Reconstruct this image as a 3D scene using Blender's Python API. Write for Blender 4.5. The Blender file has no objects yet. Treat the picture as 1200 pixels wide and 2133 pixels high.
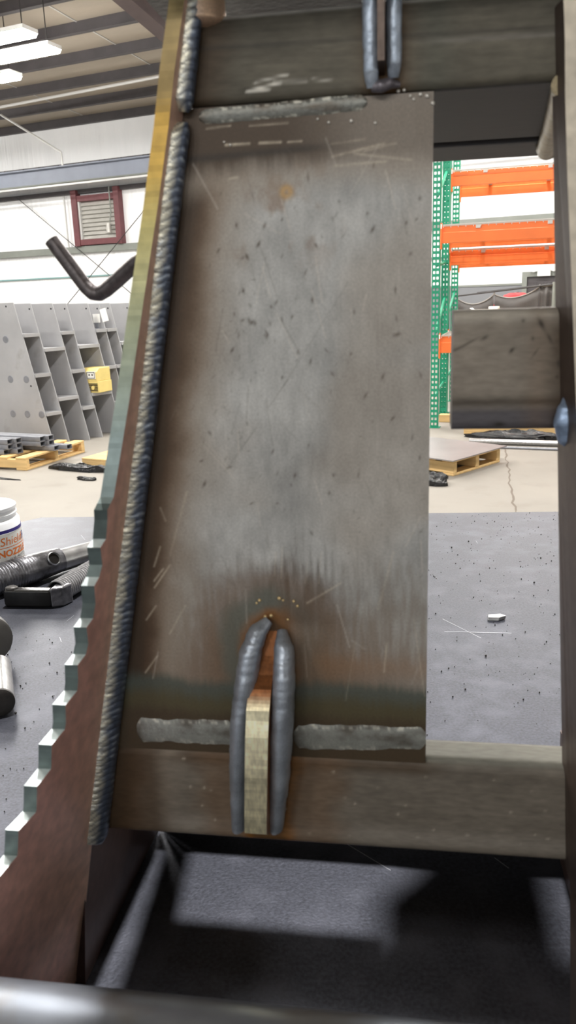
import bpy, math, random
import numpy as np
from mathutils import Vector, Matrix

SC = bpy.context.scene
COL = SC.collection

# ------------------------------------------------------------------ camera
F, CX, CY = 1660.0, 600.0, 1066.5          # focal length in pixels of the 1200x2133 frame
PITCH, ROLL, HC = math.radians(15), math.radians(2.0), 1.255
_fw = Vector((0, math.cos(PITCH), -math.sin(PITCH)))
_r0 = Vector((1, 0, 0)); _u0 = _r0.cross(_fw)
_R = _r0 * math.cos(ROLL) - _u0 * math.sin(ROLL)
_U = _u0 * math.cos(ROLL) + _r0 * math.sin(ROLL)
CAM = Vector((0, 0, HC))
cd = bpy.data.cameras.new('camera')
cam = bpy.data.objects.new('camera', cd); COL.objects.link(cam)
cam.matrix_world = Matrix(((_R.x, _U.x, -_fw.x, 0), (_R.y, _U.y, -_fw.y, 0), (_R.z, _U.z, -_fw.z, HC), (0, 0, 0, 1)))
cd.sensor_fit = 'VERTICAL'; cd.sensor_height = 24.0; cd.lens = F / 2133 * 24.0
cd.clip_start = 0.01; cd.clip_end = 200
cd.dof.use_dof = True; cd.dof.focus_distance = 1.05; cd.dof.aperture_fstop = 14.0
SC.camera = cam

# ------------------------------------------------------------------ world, light, exposure
w = bpy.data.worlds.new('world'); SC.world = w; w.use_nodes = True
w.node_tree.nodes['Background'].inputs[0].default_value = (0.90, 0.95, 1.0, 1)
w.node_tree.nodes['Background'].inputs[1].default_value = 0.80
SC.view_settings.view_transform = 'Standard'; SC.view_settings.look = 'None'
SC.view_settings.exposure = 0.0; SC.view_settings.gamma = 1.0
SC.view_settings.use_curve_mapping = False
LAMP_STRENGTH = 125.0
# places of the high-bay lamps (right end a, b, z in the hall's own axes)
LAMPS = [(-8.75, 10.8, 5.22), (-8.95, 11.6, 5.22), (-10.55, 12.5, 5.22),
         (-15.6, 14.3, 5.22), (-6.2, 14.5, 5.22), (-3.6, 14.5, 5.22), (-0.8, 14.5, 5.22), (2.2, 14.5, 5.22),  # unseen lamps added to brighten the far wall
         (-3.4, 9.6, 5.22), (0.2, 9.6, 5.22), (-0.6, 8.0, 5.22), (3.0, 8.0, 5.22),
         (-4.9, 3.6, 5.22), (-5.6, 2.6, 5.22),
         (-15.0, 12.6, 5.22), (-14.2, 10.4, 5.22), (-2.6, -8.5, 5.22), (0.4, -8.5, 5.22), (3.4, -8.5, 5.22),  # unseen lamps added to brighten the far wall, the panel and the front tube
         (-7.9, 8.8, 5.22), (-6.6, 7.4, 5.22), (-5.6, 6.3, 5.22)]  # unseen lamps added to brighten the left side of the table
ROUND_LAMP = (-0.49, 1.66, 5.3)            # compact lamp over the welding table

# ------------------------------------------------------------------ helpers
YAW = math.radians(24)                      # the hall is turned 24 degrees to the lens
BX = Vector((math.cos(YAW), -math.sin(YAW), 0)); BY = Vector((math.sin(YAW), math.cos(YAW), 0))
def W(a, b, z=0.0): return BX * a + BY * b + Vector((0, 0, z))
def S(r, g, b, k=1.0):
    f = lambda c: ((c / 255 + 0.055) / 1.055) ** 2.4 if c > 10.3 else c / 255 / 12.92
    return (f(r) * k, f(g) * k, f(b) * k)

class MB:
    """collects shapes into one mesh"""
    def __init__(s): s.v = []; s.f = []; s.c = []; s.has = False
    def add(s, vs, fs, col=None):
        b = len(s.v); s.v += [tuple(v) for v in vs]
        s.f += [tuple(i + b for i in f) for f in fs]
        s.c += [col] * len(vs) if not isinstance(col, list) else col
        if col is not None: s.has = True
        return s
    def box(s, x0, y0, z0, x1, y1, z1, col=None, m=None):
        vs = [Vector((x, y, z)) for z in (z0, z1) for y in (y0, y1) for x in (x0, x1)]
        if m is not None: vs = [m @ v for v in vs]
        return s.add(vs, [(0, 2, 3, 1), (4, 5, 7, 6), (0, 1, 5, 4), (2, 6, 7, 3), (0, 4, 6, 2), (1, 3, 7, 5)], col)
    def bevbox(s, x0, y0, z0, x1, y1, z1, r, col=None, m=None):
        # box whose edges along x are rounded and whose ends are chamfered
        pr = rrect(y0, y1, z0, z1, r, 3)
        n = len(pr); vs = []; fs = []
        cy, cz = (y0 + y1) / 2, (z0 + z1) / 2
        st = [(x0, 1 - 2 * r / max(y1 - y0, z1 - z0)), (x0 + r, 1), (x1 - r, 1), (x1, 1 - 2 * r / max(y1 - y0, z1 - z0))]
        for x, k in st:
            for (y, z) in pr:
                v = Vector((x, cy + (y - cy) * k, cz + (z - cz) * k)); vs.append(m @ v if m is not None else v)
        for i in range(3):
            for j in range(n):
                fs.append((i * n + j, i * n + (j + 1) % n, (i + 1) * n + (j + 1) % n, (i + 1) * n + j))
        fs.append(tuple(range(n))[::-1]); fs.append(tuple(range(3 * n, 4 * n)))
        return s.add(vs, fs, col)
    def prism(s, pts, vec, col=None):
        pts = [Vector(p) for p in pts]; vec = Vector(vec); n = len(pts)
        return s.add(pts + [p + vec for p in pts],
                     [tuple(range(n))[::-1], tuple(range(n, 2 * n))] + [(i, (i + 1) % n, n + (i + 1) % n, n + i) for i in range(n)], col)
    def tube(s, path, r, seg=12, col=None, caps=True, squash=None):
        path = [Vector(p) for p in path]; n = len(path)
        rs = r if isinstance(r, (list, tuple)) else [r] * n
        prev = None; vs = []; fs = []
        for i, p in enumerate(path):
            t = (path[min(i + 1, n - 1)] - path[max(i - 1, 0)]).normalized()
            if prev is None:
                a = Vector((0, 0, 1)) if abs(t.z) < .9 else Vector((1, 0, 0))
                u = t.cross(a).normalized()
            else:
                u = (prev - t * prev.dot(t)).normalized()
            prev = u; q = t.cross(u)
            for k in range(seg):
                an = 2 * math.pi * k / seg
                vs.append(p + (u * math.cos(an) + q * math.sin(an)) * rs[i])
        for i in range(n - 1):
            for k in range(seg):
                fs.append((i * seg + k, i * seg + (k + 1) % seg, (i + 1) * seg + (k + 1) % seg, (i + 1) * seg + k))
        if caps:
            fs.append(tuple(range(seg))[::-1]); fs.append(tuple(range((n - 1) * seg, n * seg)))
        return s.add(vs, fs, col)
    def lathe(s, prof, seg=32, m=None, col=None):
        vs = []; fs = []; n = len(prof)
        for (r, z) in prof:
            for k in range(seg):
                an = 2 * math.pi * k / seg
                v = Vector((r * math.cos(an), r * math.sin(an), z)); vs.append(m @ v if m is not None else v)
        for i in range(n - 1):
            for k in range(seg):
                fs.append((i * seg + k, i * seg + (k + 1) % seg, (i + 1) * seg + (k + 1) % seg, (i + 1) * seg + k))
        return s.add(vs, fs, col)
    def ball(s, c, r, seg=8, ring=5, sq=(1, 1, 1), col=None):
        vs = []; fs = []; c = Vector(c)
        for i in range(ring + 1):
            ph = math.pi * i / ring
            for k in range(seg):
                an = 2 * math.pi * k / seg
                vs.append(c + Vector((r * sq[0] * math.sin(ph) * math.cos(an), r * sq[1] * math.sin(ph) * math.sin(an), r * sq[2] * math.cos(ph))))
        for i in range(ring):
            for k in range(seg):
                fs.append((i * seg + k, (i + 1) * seg + k, (i + 1) * seg + (k + 1) % seg, i * seg + (k + 1) % seg))
        return s.add(vs, fs, col)
    def grid(s, P, col=None, flip=False):
        """P: (n,m,3) array of points; col: (n,m,3) array"""
        n, m_ = P.shape[:2]
        idx = np.arange(n * m_).reshape(n, m_)
        q = np.stack([idx[:-1, :-1], idx[:-1, 1:], idx[1:, 1:], idx[1:, :-1]], -1).reshape(-1, 4)
        if flip: q = q[:, ::-1]
        c = [tuple(x) for x in col.reshape(-1, 3).tolist()] if col is not None else None
        return s.add([tuple(x) for x in P.reshape(-1, 3).tolist()], [tuple(x) for x in q.tolist()], c)
    def build(s, name, mat, parent=None, smooth=None, bevel=None, link=True):
        me = bpy.data.meshes.new(name)
        me.from_pydata(s.v, [], s.f); me.update()
        if s.has:
            at = me.color_attributes.new('Col', 'FLOAT_COLOR', 'POINT')
            arr = np.array([(*(c if c is not None else (.2, .2, .2)), 1.0) for c in s.c], dtype=np.float32)
            at.data.foreach_set('color', arr.ravel())
        me.materials.append(mat)
        if smooth is not None:
            me.polygons.foreach_set('use_smooth', [True] * len(me.polygons))
            me.set_sharp_from_angle(angle=math.radians(smooth))
        o = bpy.data.objects.new(name, me); COL.objects.link(o)
        if parent is not None: o.parent = parent
        if bevel:
            bv = o.modifiers.new('bevel', 'BEVEL'); bv.width = bevel; bv.segments = 2; bv.limit_method = 'ANGLE'
        return o

def rrect(y0, y1, z0, z1, r, k=4):
    """rounded rectangle outline, counter-clockwise"""
    out = []
    for (cy, cz, a0) in ((y1 - r, z1 - r, 0), (y0 + r, z1 - r, 90), (y0 + r, z0 + r, 180), (y1 - r, z0 + r, 270)):
        for i in range(k + 1):
            a = math.radians(a0 + 90 * i / k); out.append((cy + r * math.cos(a), cz + r * math.sin(a)))
    return out

def tag(o, label=None, cat=None, group=None, kind=None):
    if label: o['label'] = label
    if cat: o['category'] = cat
    if group: o['group'] = group
    if kind: o['kind'] = kind
    return o
def empty(name, loc, rz=0.0, label=None, cat=None, group=None):
    o = bpy.data.objects.new(name, None); COL.objects.link(o)
    o.empty_display_size = .05
    o.location = loc; o.rotation_euler = (0, 0, rz)
    return tag(o, label, cat, group)
def copy_tree(o, parent=None):
    c = o.copy(); COL.objects.link(c)
    if parent is not None: c.parent = parent
    for ch in list(o.children): copy_tree(ch, c)
    return c

# ---- numpy noise
_T = np.random.RandomState(7).rand(16, 256, 256)
def vn(x, y, s=0):
    xi = np.floor(x).astype(int); yi = np.floor(y).astype(int); fx = x - xi; fy = y - yi
    fx = fx * fx * (3 - 2 * fx); fy = fy * fy * (3 - 2 * fy); T = _T[s % 16]
    g = lambda i, j: T[i % 256, j % 256]
    return (g(xi, yi) * (1 - fx) + g(xi + 1, yi) * fx) * (1 - fy) + (g(xi, yi + 1) * (1 - fx) + g(xi + 1, yi + 1) * fx) * fy
def fbm(x, y, s=0, o=4):
    t = 0; a = .5; n = 0
    for i in range(o):
        t = t + a * vn(x * 2 ** i + 17 * i, y * 2 ** i + 31 * i, s + i); n += a; a *= .55
    return t / n
def sst(a, b, x):
    t = np.clip((x - a) / (b - a), 0, 1); return t * t * (3 - 2 * t)
def mixc(c, k, t):
    return c * (1 - t[..., None]) + np.array(k) * t[..., None]

# ------------------------------------------------------------------ materials
def mat(name, col=(.5, .5, .5), rough=.5, metal=0.0, attr=False, noise=None, bump=None, emit=None, alpha=None, spec=None, wear=None):
    """noise: (scale, amount, stretch); bump: (scale, strength, stretch); wear: (scale, colour, low, high)"""
    m = bpy.data.materials.new(name); m.use_nodes = True
    nt = m.node_tree; N = nt.nodes; L = nt.links; b = N['Principled BSDF']
    b.inputs['Base Color'].default_value = (*col, 1); b.inputs['Roughness'].default_value = rough; b.inputs['Metallic'].default_value = metal
    if spec is not None: b.inputs['Specular IOR Level'].default_value = spec
    src = None
    tc = N.new('ShaderNodeTexCoord')
    def tex(scale, stretch=(1, 1, 1), detail=5):
        mp = N.new('ShaderNodeMapping'); mp.inputs['Scale'].default_value = stretch
        L.new(tc.outputs['Object'], mp.inputs['Vector'])
        n = N.new('ShaderNodeTexNoise'); n.inputs['Scale'].default_value = scale; n.inputs['Detail'].default_value = detail
        L.new(mp.outputs[0], n.inputs['Vector']); return n
    if attr:
        a = N.new('ShaderNodeAttribute'); a.attribute_name = 'Col'; src = a.outputs['Color']
    if noise:
        n = tex(noise[0], noise[2] if len(noise) > 2 else (1, 1, 1))
        r = N.new('ShaderNodeMapRange'); r.inputs[1].default_value = .3; r.inputs[2].default_value = .7
        r.inputs[3].default_value = 1 - noise[1]; r.inputs[4].default_value = 1 + noise[1]
        L.new(n.outputs['Fac'], r.inputs[0])
        mx = N.new('ShaderNodeVectorMath'); mx.operation = 'SCALE'
        if src is not None: L.new(src, mx.inputs[0])
        else: mx.inputs[0].default_value = col
        L.new(r.outputs[0], mx.inputs['Scale']); src = mx.outputs[0]
    if wear:
        n = tex(wear[0], wear[4] if len(wear) > 4 else (1, 1, 1), 8)
        r = N.new('ShaderNodeMapRange'); r.inputs[1].default_value = wear[2]; r.inputs[2].default_value = wear[3]
        L.new(n.outputs['Fac'], r.inputs[0])
        mx = N.new('ShaderNodeMix'); mx.data_type = 'RGBA'
        L.new(r.outputs[0], mx.inputs[0])
        if src is not None: L.new(src, mx.inputs[6])
        else: mx.inputs[6].default_value = (*col, 1)
        mx.inputs[7].default_value = (*wear[1], 1); src = mx.outputs[2]
    if src is not None: L.new(src, b.inputs['Base Color'])
    if bump:
        n = tex(bump[0], bump[2] if len(bump) > 2 else (1, 1, 1), 6)
        bp = N.new('ShaderNodeBump'); bp.inputs['Strength'].default_value = bump[1]; bp.inputs['Distance'].default_value = bump[3] if len(bump) > 3 else .002
        L.new(n.outputs['Fac'], bp.inputs['Height']); L.new(bp.outputs[0], b.inputs['Normal'])
    if emit:
        b.inputs['Emission Color'].default_value = (*emit[0], 1); b.inputs['Emission Strength'].default_value = emit[1]
    if alpha is not None: b.inputs['Alpha'].default_value = alpha
    return m

M = {}
M['oxide'] = mat('oxide_steel', rough=.50, metal=.25, attr=True, noise=(900, .10), bump=(700, .12, (1, 1, 1), .0003))
M['tube'] = mat('tube_steel', rough=.55, metal=.12, spec=.25, attr=True, noise=(500, .14, (.3, 1, 1)), bump=(300, .15, (.3, 1, 1), .0004))
M['weld'] = mat('weld_metal', rough=.36, metal=.55, attr=True, noise=(1500, .12), bump=(900, .3, (1, 1, 1), .0004))
M['ground'] = mat('ground_steel', rough=.35, metal=.6, attr=True, noise=(700, .22, (1, 1, .25)), bump=(500, .25, (.3, .3, 1), .0003))
M['round'] = mat('drawn_tube', S(150, 156, 166), .36, .8, noise=(60, .25, (.3, 1, 1)), wear=(25, S(140, 128, 108), .5, .75))
M['table'] = mat('table_steel', S(58, 60, 68), .48, .70, noise=(420, .34), wear=(34, S(80, 82, 91), .48, .85), bump=(620, .35, (1, 1, 1), .0005))
M['dark'] = mat('dark_steel', S(60, 58, 56), .45, .4, noise=(80, .25), bump=(250, .3))
M['barstock'] = mat('bar_stock', S(96, 90, 90), .42, .6, noise=(300, .3), bump=(500, .4, (1, 1, 1), .0005))
M['black'] = mat('black_paint', S(24, 23, 22), .3, .2, noise=(90, .3), bump=(150, .2))
M['rod'] = mat('worn_rod', S(120, 120, 124), .32, .75, noise=(70, .3, (1, 1, 1)), wear=(45, S(66, 65, 66), .46, .66), bump=(160, .4))
M['disc'] = mat('disc_face', S(104, 102, 98), .5, .3, noise=(60, .15))
M['bright'] = mat('bright_steel', S(168, 168, 168), .3, .8, noise=(60, .2), bump=(200, .15))
M['plate'] = mat('mill_plate', S(168, 168, 170), .55, .15, noise=(2.5, .13), wear=(5, S(140, 138, 135), .58, .8), bump=(60, .1))
M['concrete'] = mat('concrete', S(140, 135, 127), .7, 0, noise=(1.3, .09), wear=(3.2, S(124, 118, 110), .55, .85), bump=(120, .15))
M['crack'] = mat('crack_dirt', S(112, 103, 94), .9)
M['wall'] = mat('wall_liner', S(244, 245, 246), .4, 0, noise=(1.2, .05, (1, 1, .15)), bump=(3.0, .9, (2.2, 1, .12), .06))
M['wains'] = mat('grey_panel', S(120, 122, 126), .6, noise=(2, .06))
M['ceil'] = mat('ceiling_liner', S(172, 162, 148), .6, noise=(1.5, .08, (.3, 1, 1)), bump=(4, .4, (.4, 1, 1), .03))
M['purlin'] = mat('purlin_paint', S(70, 66, 68), .6, noise=(4, .15))
M['rafter'] = mat('rafter_paint', S(74, 60, 60), .6, noise=(4, .15))
M['crane'] = mat('crane_paint', S(142, 148, 162), .5, noise=(3, .06))
M['girt'] = mat('girt_grey', S(128, 132, 126), .6, noise=(4, .08))
M['maroon'] = mat('maroon_paint', S(104, 58, 62), .55, noise=(8, .12))
M['louver'] = mat('louver_metal', S(196, 194, 188), .4, .3, noise=(6, .08))
M['conduit'] = mat('conduit_white', S(205, 205, 203), .45, .2)
M['teal'] = mat('teal_pipe', S(120, 160, 160), .5)
M['wire'] = mat('brace_cable', S(60, 58, 58), .5, .4)
M['orange'] = mat('orange_paint', S(246, 122, 52), .42, noise=(5, .08))
M['green'] = mat('green_paint', S(28, 146, 110), .45, noise=(6, .12))
M['galv'] = mat('galvanised_wire', S(205, 200, 192), .4, .4)
M['wood'] = mat('pallet_wood', S(214, 180, 124), .75, noise=(25, .18, (.12, 1, 1)), bump=(60, .3))
M['plastic'] = mat('black_wrap', S(22, 22, 24), .18, 0, noise=(30, .3), bump=(45, .5, (1, 1, 1), .02))
M['sheet'] = mat('steel_sheet', S(142, 138, 138), .4, .35, noise=(4, .1))
M['yellow'] = mat('yellow_paint', S(224, 202, 126), .5, noise=(10, .06))
M['paper'] = mat('white_paper', S(246, 246, 242), .8)
M['tubes'] = mat('tube_stock', S(140, 142, 148), .45, .4, noise=(20, .12))
M['curtain'] = mat('weld_curtain', S(74, 70, 68), .5, noise=(6, .15), bump=(14, .3, (1, 1, .2), .02))
M['hem'] = mat('curtain_hem', S(150, 146, 142), .5)
M['red'] = mat('red_paint', S(196, 38, 44), .5)
M['jar'] = mat('jar_plastic', S(238, 240, 242), .35, noise=(30, .03))
M['jarband'] = mat('jar_band', S(48, 36, 130), .4)
M['jarlabel'] = mat('jar_label', S(232, 232, 226), .5, noise=(30, .03))
M['ink_o'] = mat('orange_ink', S(226, 120, 44), .5)
M['ink_g'] = mat('grey_ink', S(128, 128, 136), .5)
M['ink_p'] = mat('purple_ink', S(80, 66, 140), .5)
M['lamp'] = mat('lamp_diffuser', (1, 1, 1), .5, emit=((1.0, .97, .92), LAMP_STRENGTH))
M['lamp_round'] = mat('lamp_lens', (1, 1, 1), .5, emit=((1.0, .97, .94), 2700.0))
M['lampbody'] = mat('lamp_housing', S(225, 225, 222), .5)
M['screen_d'] = mat('dark_slot', S(52, 46, 30), .6)

# ------------------------------------------------------------------ the hall (own axes: a to the right along the far wall, b towards it)
WALL_B = 18.0
def hall(o): o.rotation_euler = (0, 0, -YAW); return o
def ceil_z(b): return 5.62 + .07 * (WALL_B - b)
fl = hall(MB().box(-22, -14, -.12, 9, 18.3, 0).build('floor', M['concrete'])); fl['kind'] = 'structure'
random.seed(3)
mb = MB()
def crack(pts, wd):
    p = []
    for (x0, y0), (x1, y1) in zip(pts, pts[1:]):
        for i in range(8):
            t = i / 8; p.append((x0 + (x1 - x0) * t + random.uniform(-.012, .012), y0 + (y1 - y0) * t))
    for (x0, y0), (x1, y1) in zip(p, p[1:]):
        w0 = wd * random.uniform(.5, 1.3)
        mb.add([(x0 - w0, y0, .0012), (x0 + w0, y0, .0012), (x1 + w0, y1, .0012), (x1 - w0, y1, .0012)], [(0, 1, 2, 3)])
crack([(-.98, 6.65), (-.86, 6.0), (-.74, 5.3), (-.60, 4.6), (-.5, 4.0)], .006)
crack([(-.97, 6.5), (-.82, 6.52), (-.72, 6.62)], .004)
o = mb.build('crack', M['crack'], fl)
wb = hall(MB().box(-22, WALL_B, 0, 9, WALL_B + .2, 6.1).build('wall_back', M['wall'])); wb['kind'] = 'structure'
wr = hall(MB().box(9, -14, 0, 9.2, 18.2, 8.2).build('wall_right', M['wall'])); wr['kind'] = 'structure'
wl = hall(MB().box(-22.2, -14, 0, -22, 18.2, 8.2).build('wall_left', M['wall'])); wl['kind'] = 'structure'
ce = hall(MB().prism([(-22, -14, ceil_z(-14) + .2), (-22, 18.2, ceil_z(18.2) + .2), (-22, 18.2, ceil_z(18.2) + .35), (-22, -14, ceil_z(-14) + .35)], (31, 0, 0)).build('ceiling', M['ceil']))
ce['kind'] = 'structure'
# purlins: Z-shaped beams below the liner, one rafter across them
for k in range(26):
    b = 17.95 - 1.18 * k; z = ceil_z(b)
    p = MB()
    for q in ([(b, z), (b + .05, z), (b + .05, z + .2), (b, z + .2)], [(b - .06, z), (b, z), (b, z + .012), (b - .06, z + .012)]):
        p.prism([(-22, y, zz) for y, zz in q], (31, 0, 0))
    p.build('purlin', M['purlin'], ce)
def rafter(a, parent):
    p = MB()
    dep = lambda b: -max(.12, .55 + .10 * (b - 12))
    def slab(a0, a1, f0, f1):
        bs = (-14, 7.7, 17.9); lo = [(a0, b, ceil_z(b) + f0(b)) for b in bs]; hi = [(a0, b, ceil_z(b) + f1(b)) for b in bs]
        p.prism(lo + hi[::-1], (a1 - a0, 0, 0))
    slab(a - .14, a + .14, dep, lambda b: dep(b) + .02); slab(a - .01, a + .01, lambda b: dep(b) + .02, lambda b: -.02); slab(a - .14, a + .14, lambda b: -.02, lambda b: 0)
    return p.build('rafter', M['rafter'], parent)
rafter(-7.45, ce); rafter(1.2, ce)
# seams of the liner and sag rods between the purlins
for a0 in (-13.2, -9.7, -5.1):
    p = MB(); p.box(a0, 12.2, 0, a0 + .03, 17.9, .012)
    p.v = [(x, y, z + ceil_z(y) + .185) for x, y, z in p.v]; p.build('liner_seam', M['conduit'], ce)
# wall details
for z0, z1, nm in ((2.58, 2.74, 'girt'),):
    MB().box(-22, WALL_B - .12, z0, 9, WALL_B, z1).build('girt', M['girt'], wb)
MB().box(-22, WALL_B - .1, 4.02, 9, WALL_B, 4.12).build('girt', M['purlin'], wb)
MB().box(-22, WALL_B - .06, 1.98, 9, WALL_B, 2.01).build('pipe', M['teal'], wb)
tr = hall(MB().box(-6, WALL_B - .06, 0, 9, WALL_B, 1.40).build('trim_1', M['wains'])); tr['kind'] = 'structure'
MB().box(-6, WALL_B - .075, 1.36, 9, WALL_B - .06, 1.40).build('cap_rail', M['girt'], tr)
# window 1: louvred vent in a maroon frame
wn = hall(MB().box(-13.72, WALL_B - .2, 2.74, -13.55, WALL_B, 4.1).box(-12.42, WALL_B - .2, 2.74, -12.26, WALL_B, 4.1)
          .box(-13.55, WALL_B - .18, 3.82, -12.42, WALL_B, 3.96).box(-13.55, WALL_B - .18, 2.76, -12.42, WALL_B, 2.90).build('window_1', M['maroon'], bevel=.008))
wn['kind'] = 'structure'
MB().box(-13.55, WALL_B - .02, 2.9, -12.42, WALL_B - .005, 3.82).build('back_plate', M['louver'], wn)
for k in range(9):
    z = 2.91 + k * .101
    MB().prism([(-13.52, WALL_B - .11, z), (-13.52, WALL_B - .10, z - .008), (-13.52, WALL_B - .03, z + .11), (-13.52, WALL_B - .04, z + .116)], (1.07, 0, 0)).build('louver', M['louver'], wn)
MB().box(-13.55, WALL_B - .15, 2.9, -13.50, WALL_B - .03, 3.82).build('side_jamb', M['conduit'], wn)
mo = MB().tube([(-12.62, WALL_B - .2, 3.02), (-12.62, WALL_B - .2, 3.24)], .06, 14).tube([(-12.62, WALL_B - .2, 3.1), (-12.62, WALL_B - .04, 3.1)], .02, 8)
mo.build('vent_motor', M['louver'], wn, smooth=40)
# thin cables of the cross bracing
for (p0, p1, nm) in (((-15.5, 17.8, 4.1), (-11.3, 17.8, .9), 'x'), ((-10.6, 17.75, 4.2), (-14.6, 17.75, .9), 'x')):
    MB().tube([p0, p1], .010, 6).build('brace_cable', M['wire'], wb)
# conduits
def conduit(pts, r, label, m='conduit'):
    c = hall(MB().tube(pts, r, 8).build('conduit', M[m], smooth=40)); return tag(c, label, 'conduit', None)
conduit([(-14.34, 16.3, 5.68), (-12.69, 16.3, 4.70), (-12.69, 16.3, 4.42)], .026, 'thin white conduit running down a slant and dropping onto the crane beam')
conduit([(-16.5, 15.3, 5.50), (-7.75, 15.3, 5.68)], .03, 'long white pipe hung level just under the roof purlins')
conduit([(-14.0, 17.9, 4.0), (-14.0, 17.9, 2.72)], .022, 'white vertical conduit on the wall left of the louvred vent')
conduit([(-11.75, 17.85, 2.75), (-11.75, 17.85, 2.42)], .02, 'short white drop pipe on the wall right of the louvred vent')
conduit([(-12.48, 17.75, 4.1), (-12.48, 17.75, 3.5), (-12.55, 17.77, 3.25)], .016, 'thin grey wire conduit hanging over the right post of the louvred vent', 'girt')
# crane runway beam
cr = hall(empty('crane_beam', W(-14.5, 17.35, 0), 0, 'long blue grey steel crane runway beam along the upper far wall', 'beam'))
MB().box(-8, -.012, 4.23, 16, .012, 4.57).build('web', M['crane'], cr)
MB().box(-8, -.14, 4.20, 16, .14, 4.23).build('lower_flange', M['girt'], cr)
MB().box(-8, -.14, 4.57, 16, .14, 4.60).build('upper_flange', M['crane'], cr)
MB().box(-8, -.03, 4.60, 16, .03, 4.645).build('rail', M['purlin'], cr)
for k in range(13):
    MB().box(-3.5 + k * .62, -.10, 4.60, -3.42 + k * .62, -.04, 4.63).box(-3.36 + k * .62, -.10, 4.60, -3.28 + k * .62, -.04, 4.63).build('rail_clip', M['purlin'], cr)
for x in (-7.5, -1.2, 5.1, 11.4): MB().box(x, .012, 4.25, x + .2, .66, 4.5).build('bracket', M['crane'], cr)
MB().box(-8, -.2, 4.13, 16, -.15, 4.17).build('feed_rail', M['conduit'], cr)
# high-bay lamps
def lamp(a, b, z):
    t = empty('high_bay_light', W(a, b, z), -YAW)
    MB().box(-1.25, -.17, .03, 0, .17, .09).build('housing', M['lampbody'], t)
    MB().prism([(-1.24, -.16, .03), (-1.24, .16, .03), (-1.24, .12, -.03), (-1.24, -.12, -.03)], (1.23, 0, 0)).build('diffuser', M['lamp'], t)
    top = ceil_z(b) + .2 - z
    for x in (-1.1, -.15): MB().box(x - .006, -.006, .09, x + .006, .006, top).build('hanger', M['wire'], t)
    return t
l0 = None
LL = {0: 'glowing high bay light nearest the top left corner', 1: 'longest glowing high bay light, second in the row at top left', 2: 'lowest glowing high bay light, half cut by the left border'}
for i, (a, b, z) in enumerate(LAMPS):
    t = lamp(a, b, z); tag(t, LL.get(i, 'white high bay light ' + ['', '', '', 'added above the far left wall', 'added at left in the row by the far wall', 'added second in the row by the far wall', 'added third in the row by the far wall', 'added rightmost in the row by the far wall', 'over the gap before the racks', 'over the curtain', 'over the racks', 'over the right wall', 'over the slanted frames', 'over the tube pallet', 'added third along the left wall', 'added fourth along the left wall', 'added behind the camera at left', 'added behind the camera in the middle', 'added behind the camera at right', 'added left of the frame, far', 'added left of the frame, halfway', 'added left of the frame, near'][i] + ', out of frame'), 'light', 'high bay lights')
t = empty('round_lamp', W(*ROUND_LAMP), -YAW, 'round shop lamp straight over the welding table, out of frame', 'light')
MB().lathe([(.13, 0), (.20, .05), (.12, .22), (.06, .30), (0, .30)], 32).build('reflector', M['lampbody'], t, smooth=50)
MB().lathe([(0, .0), (.128, .0)], 32).build('lens', M['lamp_round'], t)
MB().box(-.006, -.006, .30, .006, .006, ceil_z(ROUND_LAMP[1]) + .2 - ROUND_LAMP[2]).build('hanger', M['wire'], t)

# ------------------------------------------------------------------ slanted steel frames at left: trapezoid plates with stiffener shelves
PB = [(5.78, 1.30), (5.96, 1.29), (6.20, 1.285), (6.36, 1.28), (6.62, 1.275), (6.76, 1.27), (6.90, 1.27), (7.16, 1.265)]
def ar(b): return -4.91 + .20 * (b - 5.78)
PL = ['nearest slanted grey steel frame, its broad plain face at the left border',
      'second slanted grey steel frame with a wide gap and two shelves behind it',
      'third slanted grey steel frame with three narrow shelves behind it',
      'fourth slanted grey steel frame holding the yellow machine on its lower shelf',
      'fifth slanted grey steel frame, right behind the yellow machine',
      'sixth slanted grey steel frame beside the white paper sheets',
      'seventh slanted grey steel frame with a shelf beside the toothed plate',
      'rearmost slanted grey steel frame, half hidden by the toothed plate']
PLT = bpy.data.materials and M['plate']
for i, (b, h) in enumerate(PB):
    t = empty('steel_stand', W(ar(b), b, 0), -YAW, PL[i], 'stand', 'slanted steel frames at left')
    sl = .285 / 1.3
    L0 = -1.75
    th = .010
    p = MB().prism([(L0, 0, .0), (0, 0, 0), (-sl * h, 0, h), (L0, 0, h)], (0, th, 0))
    pl = p.build('side_plate', M['plate'], t)
    gap = (PB[i + 1][0] - b - .002) if i + 1 < len(PB) else .2
    nar = gap < .2
    for z in ((.995, .635, .285) if nar else (.855, .40)):
        xe = -sl * z
        xe2 = xe + .2 * gap
        q = MB().prism([(xe - .40, th, z), (xe + .012, th, z), (xe2 + .012, gap, z), (xe2 - .40, gap, z)], (0, 0, .030))
        q.build('shelf', M['plate'], t)
    if i == 0:
        for x, z in ((-.42, .98), (-.42, .62), (-.235, .62), (-.44, .30), (-.27, .30), (-.105, .30)):
            MB().lathe([(0, .002), (.030, .002), (.034, 0)], 16, Matrix.Translation((x, 0, z)) @ Matrix.Rotation(math.radians(90), 4, 'X')).build('plug_weld', M['tubes'], t)
        for x, z in ((-.19, .56), (-.37, 1.27)):
            MB().lathe([(0, .001), (.008, .001), (.009, 0)], 10, Matrix.Translation((x, 0, z)) @ Matrix.Rotation(math.radians(90), 4, 'X')).build('bolt_hole', M['black'], t)
    else:
        MB().lathe([(0, .001), (.008, .001), (.009, 0)], 10, Matrix.Translation((-.30, 0, h - .05)) @ Matrix.Rotation(math.radians(90), 4, 'X')).build('bolt_hole', M['black'], t)
def shelf_pt(i, z, x): return W(ar(PB[i][0]) - .285 / 1.3 * z + x, PB[i][0] + .1, z + .031)
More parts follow.
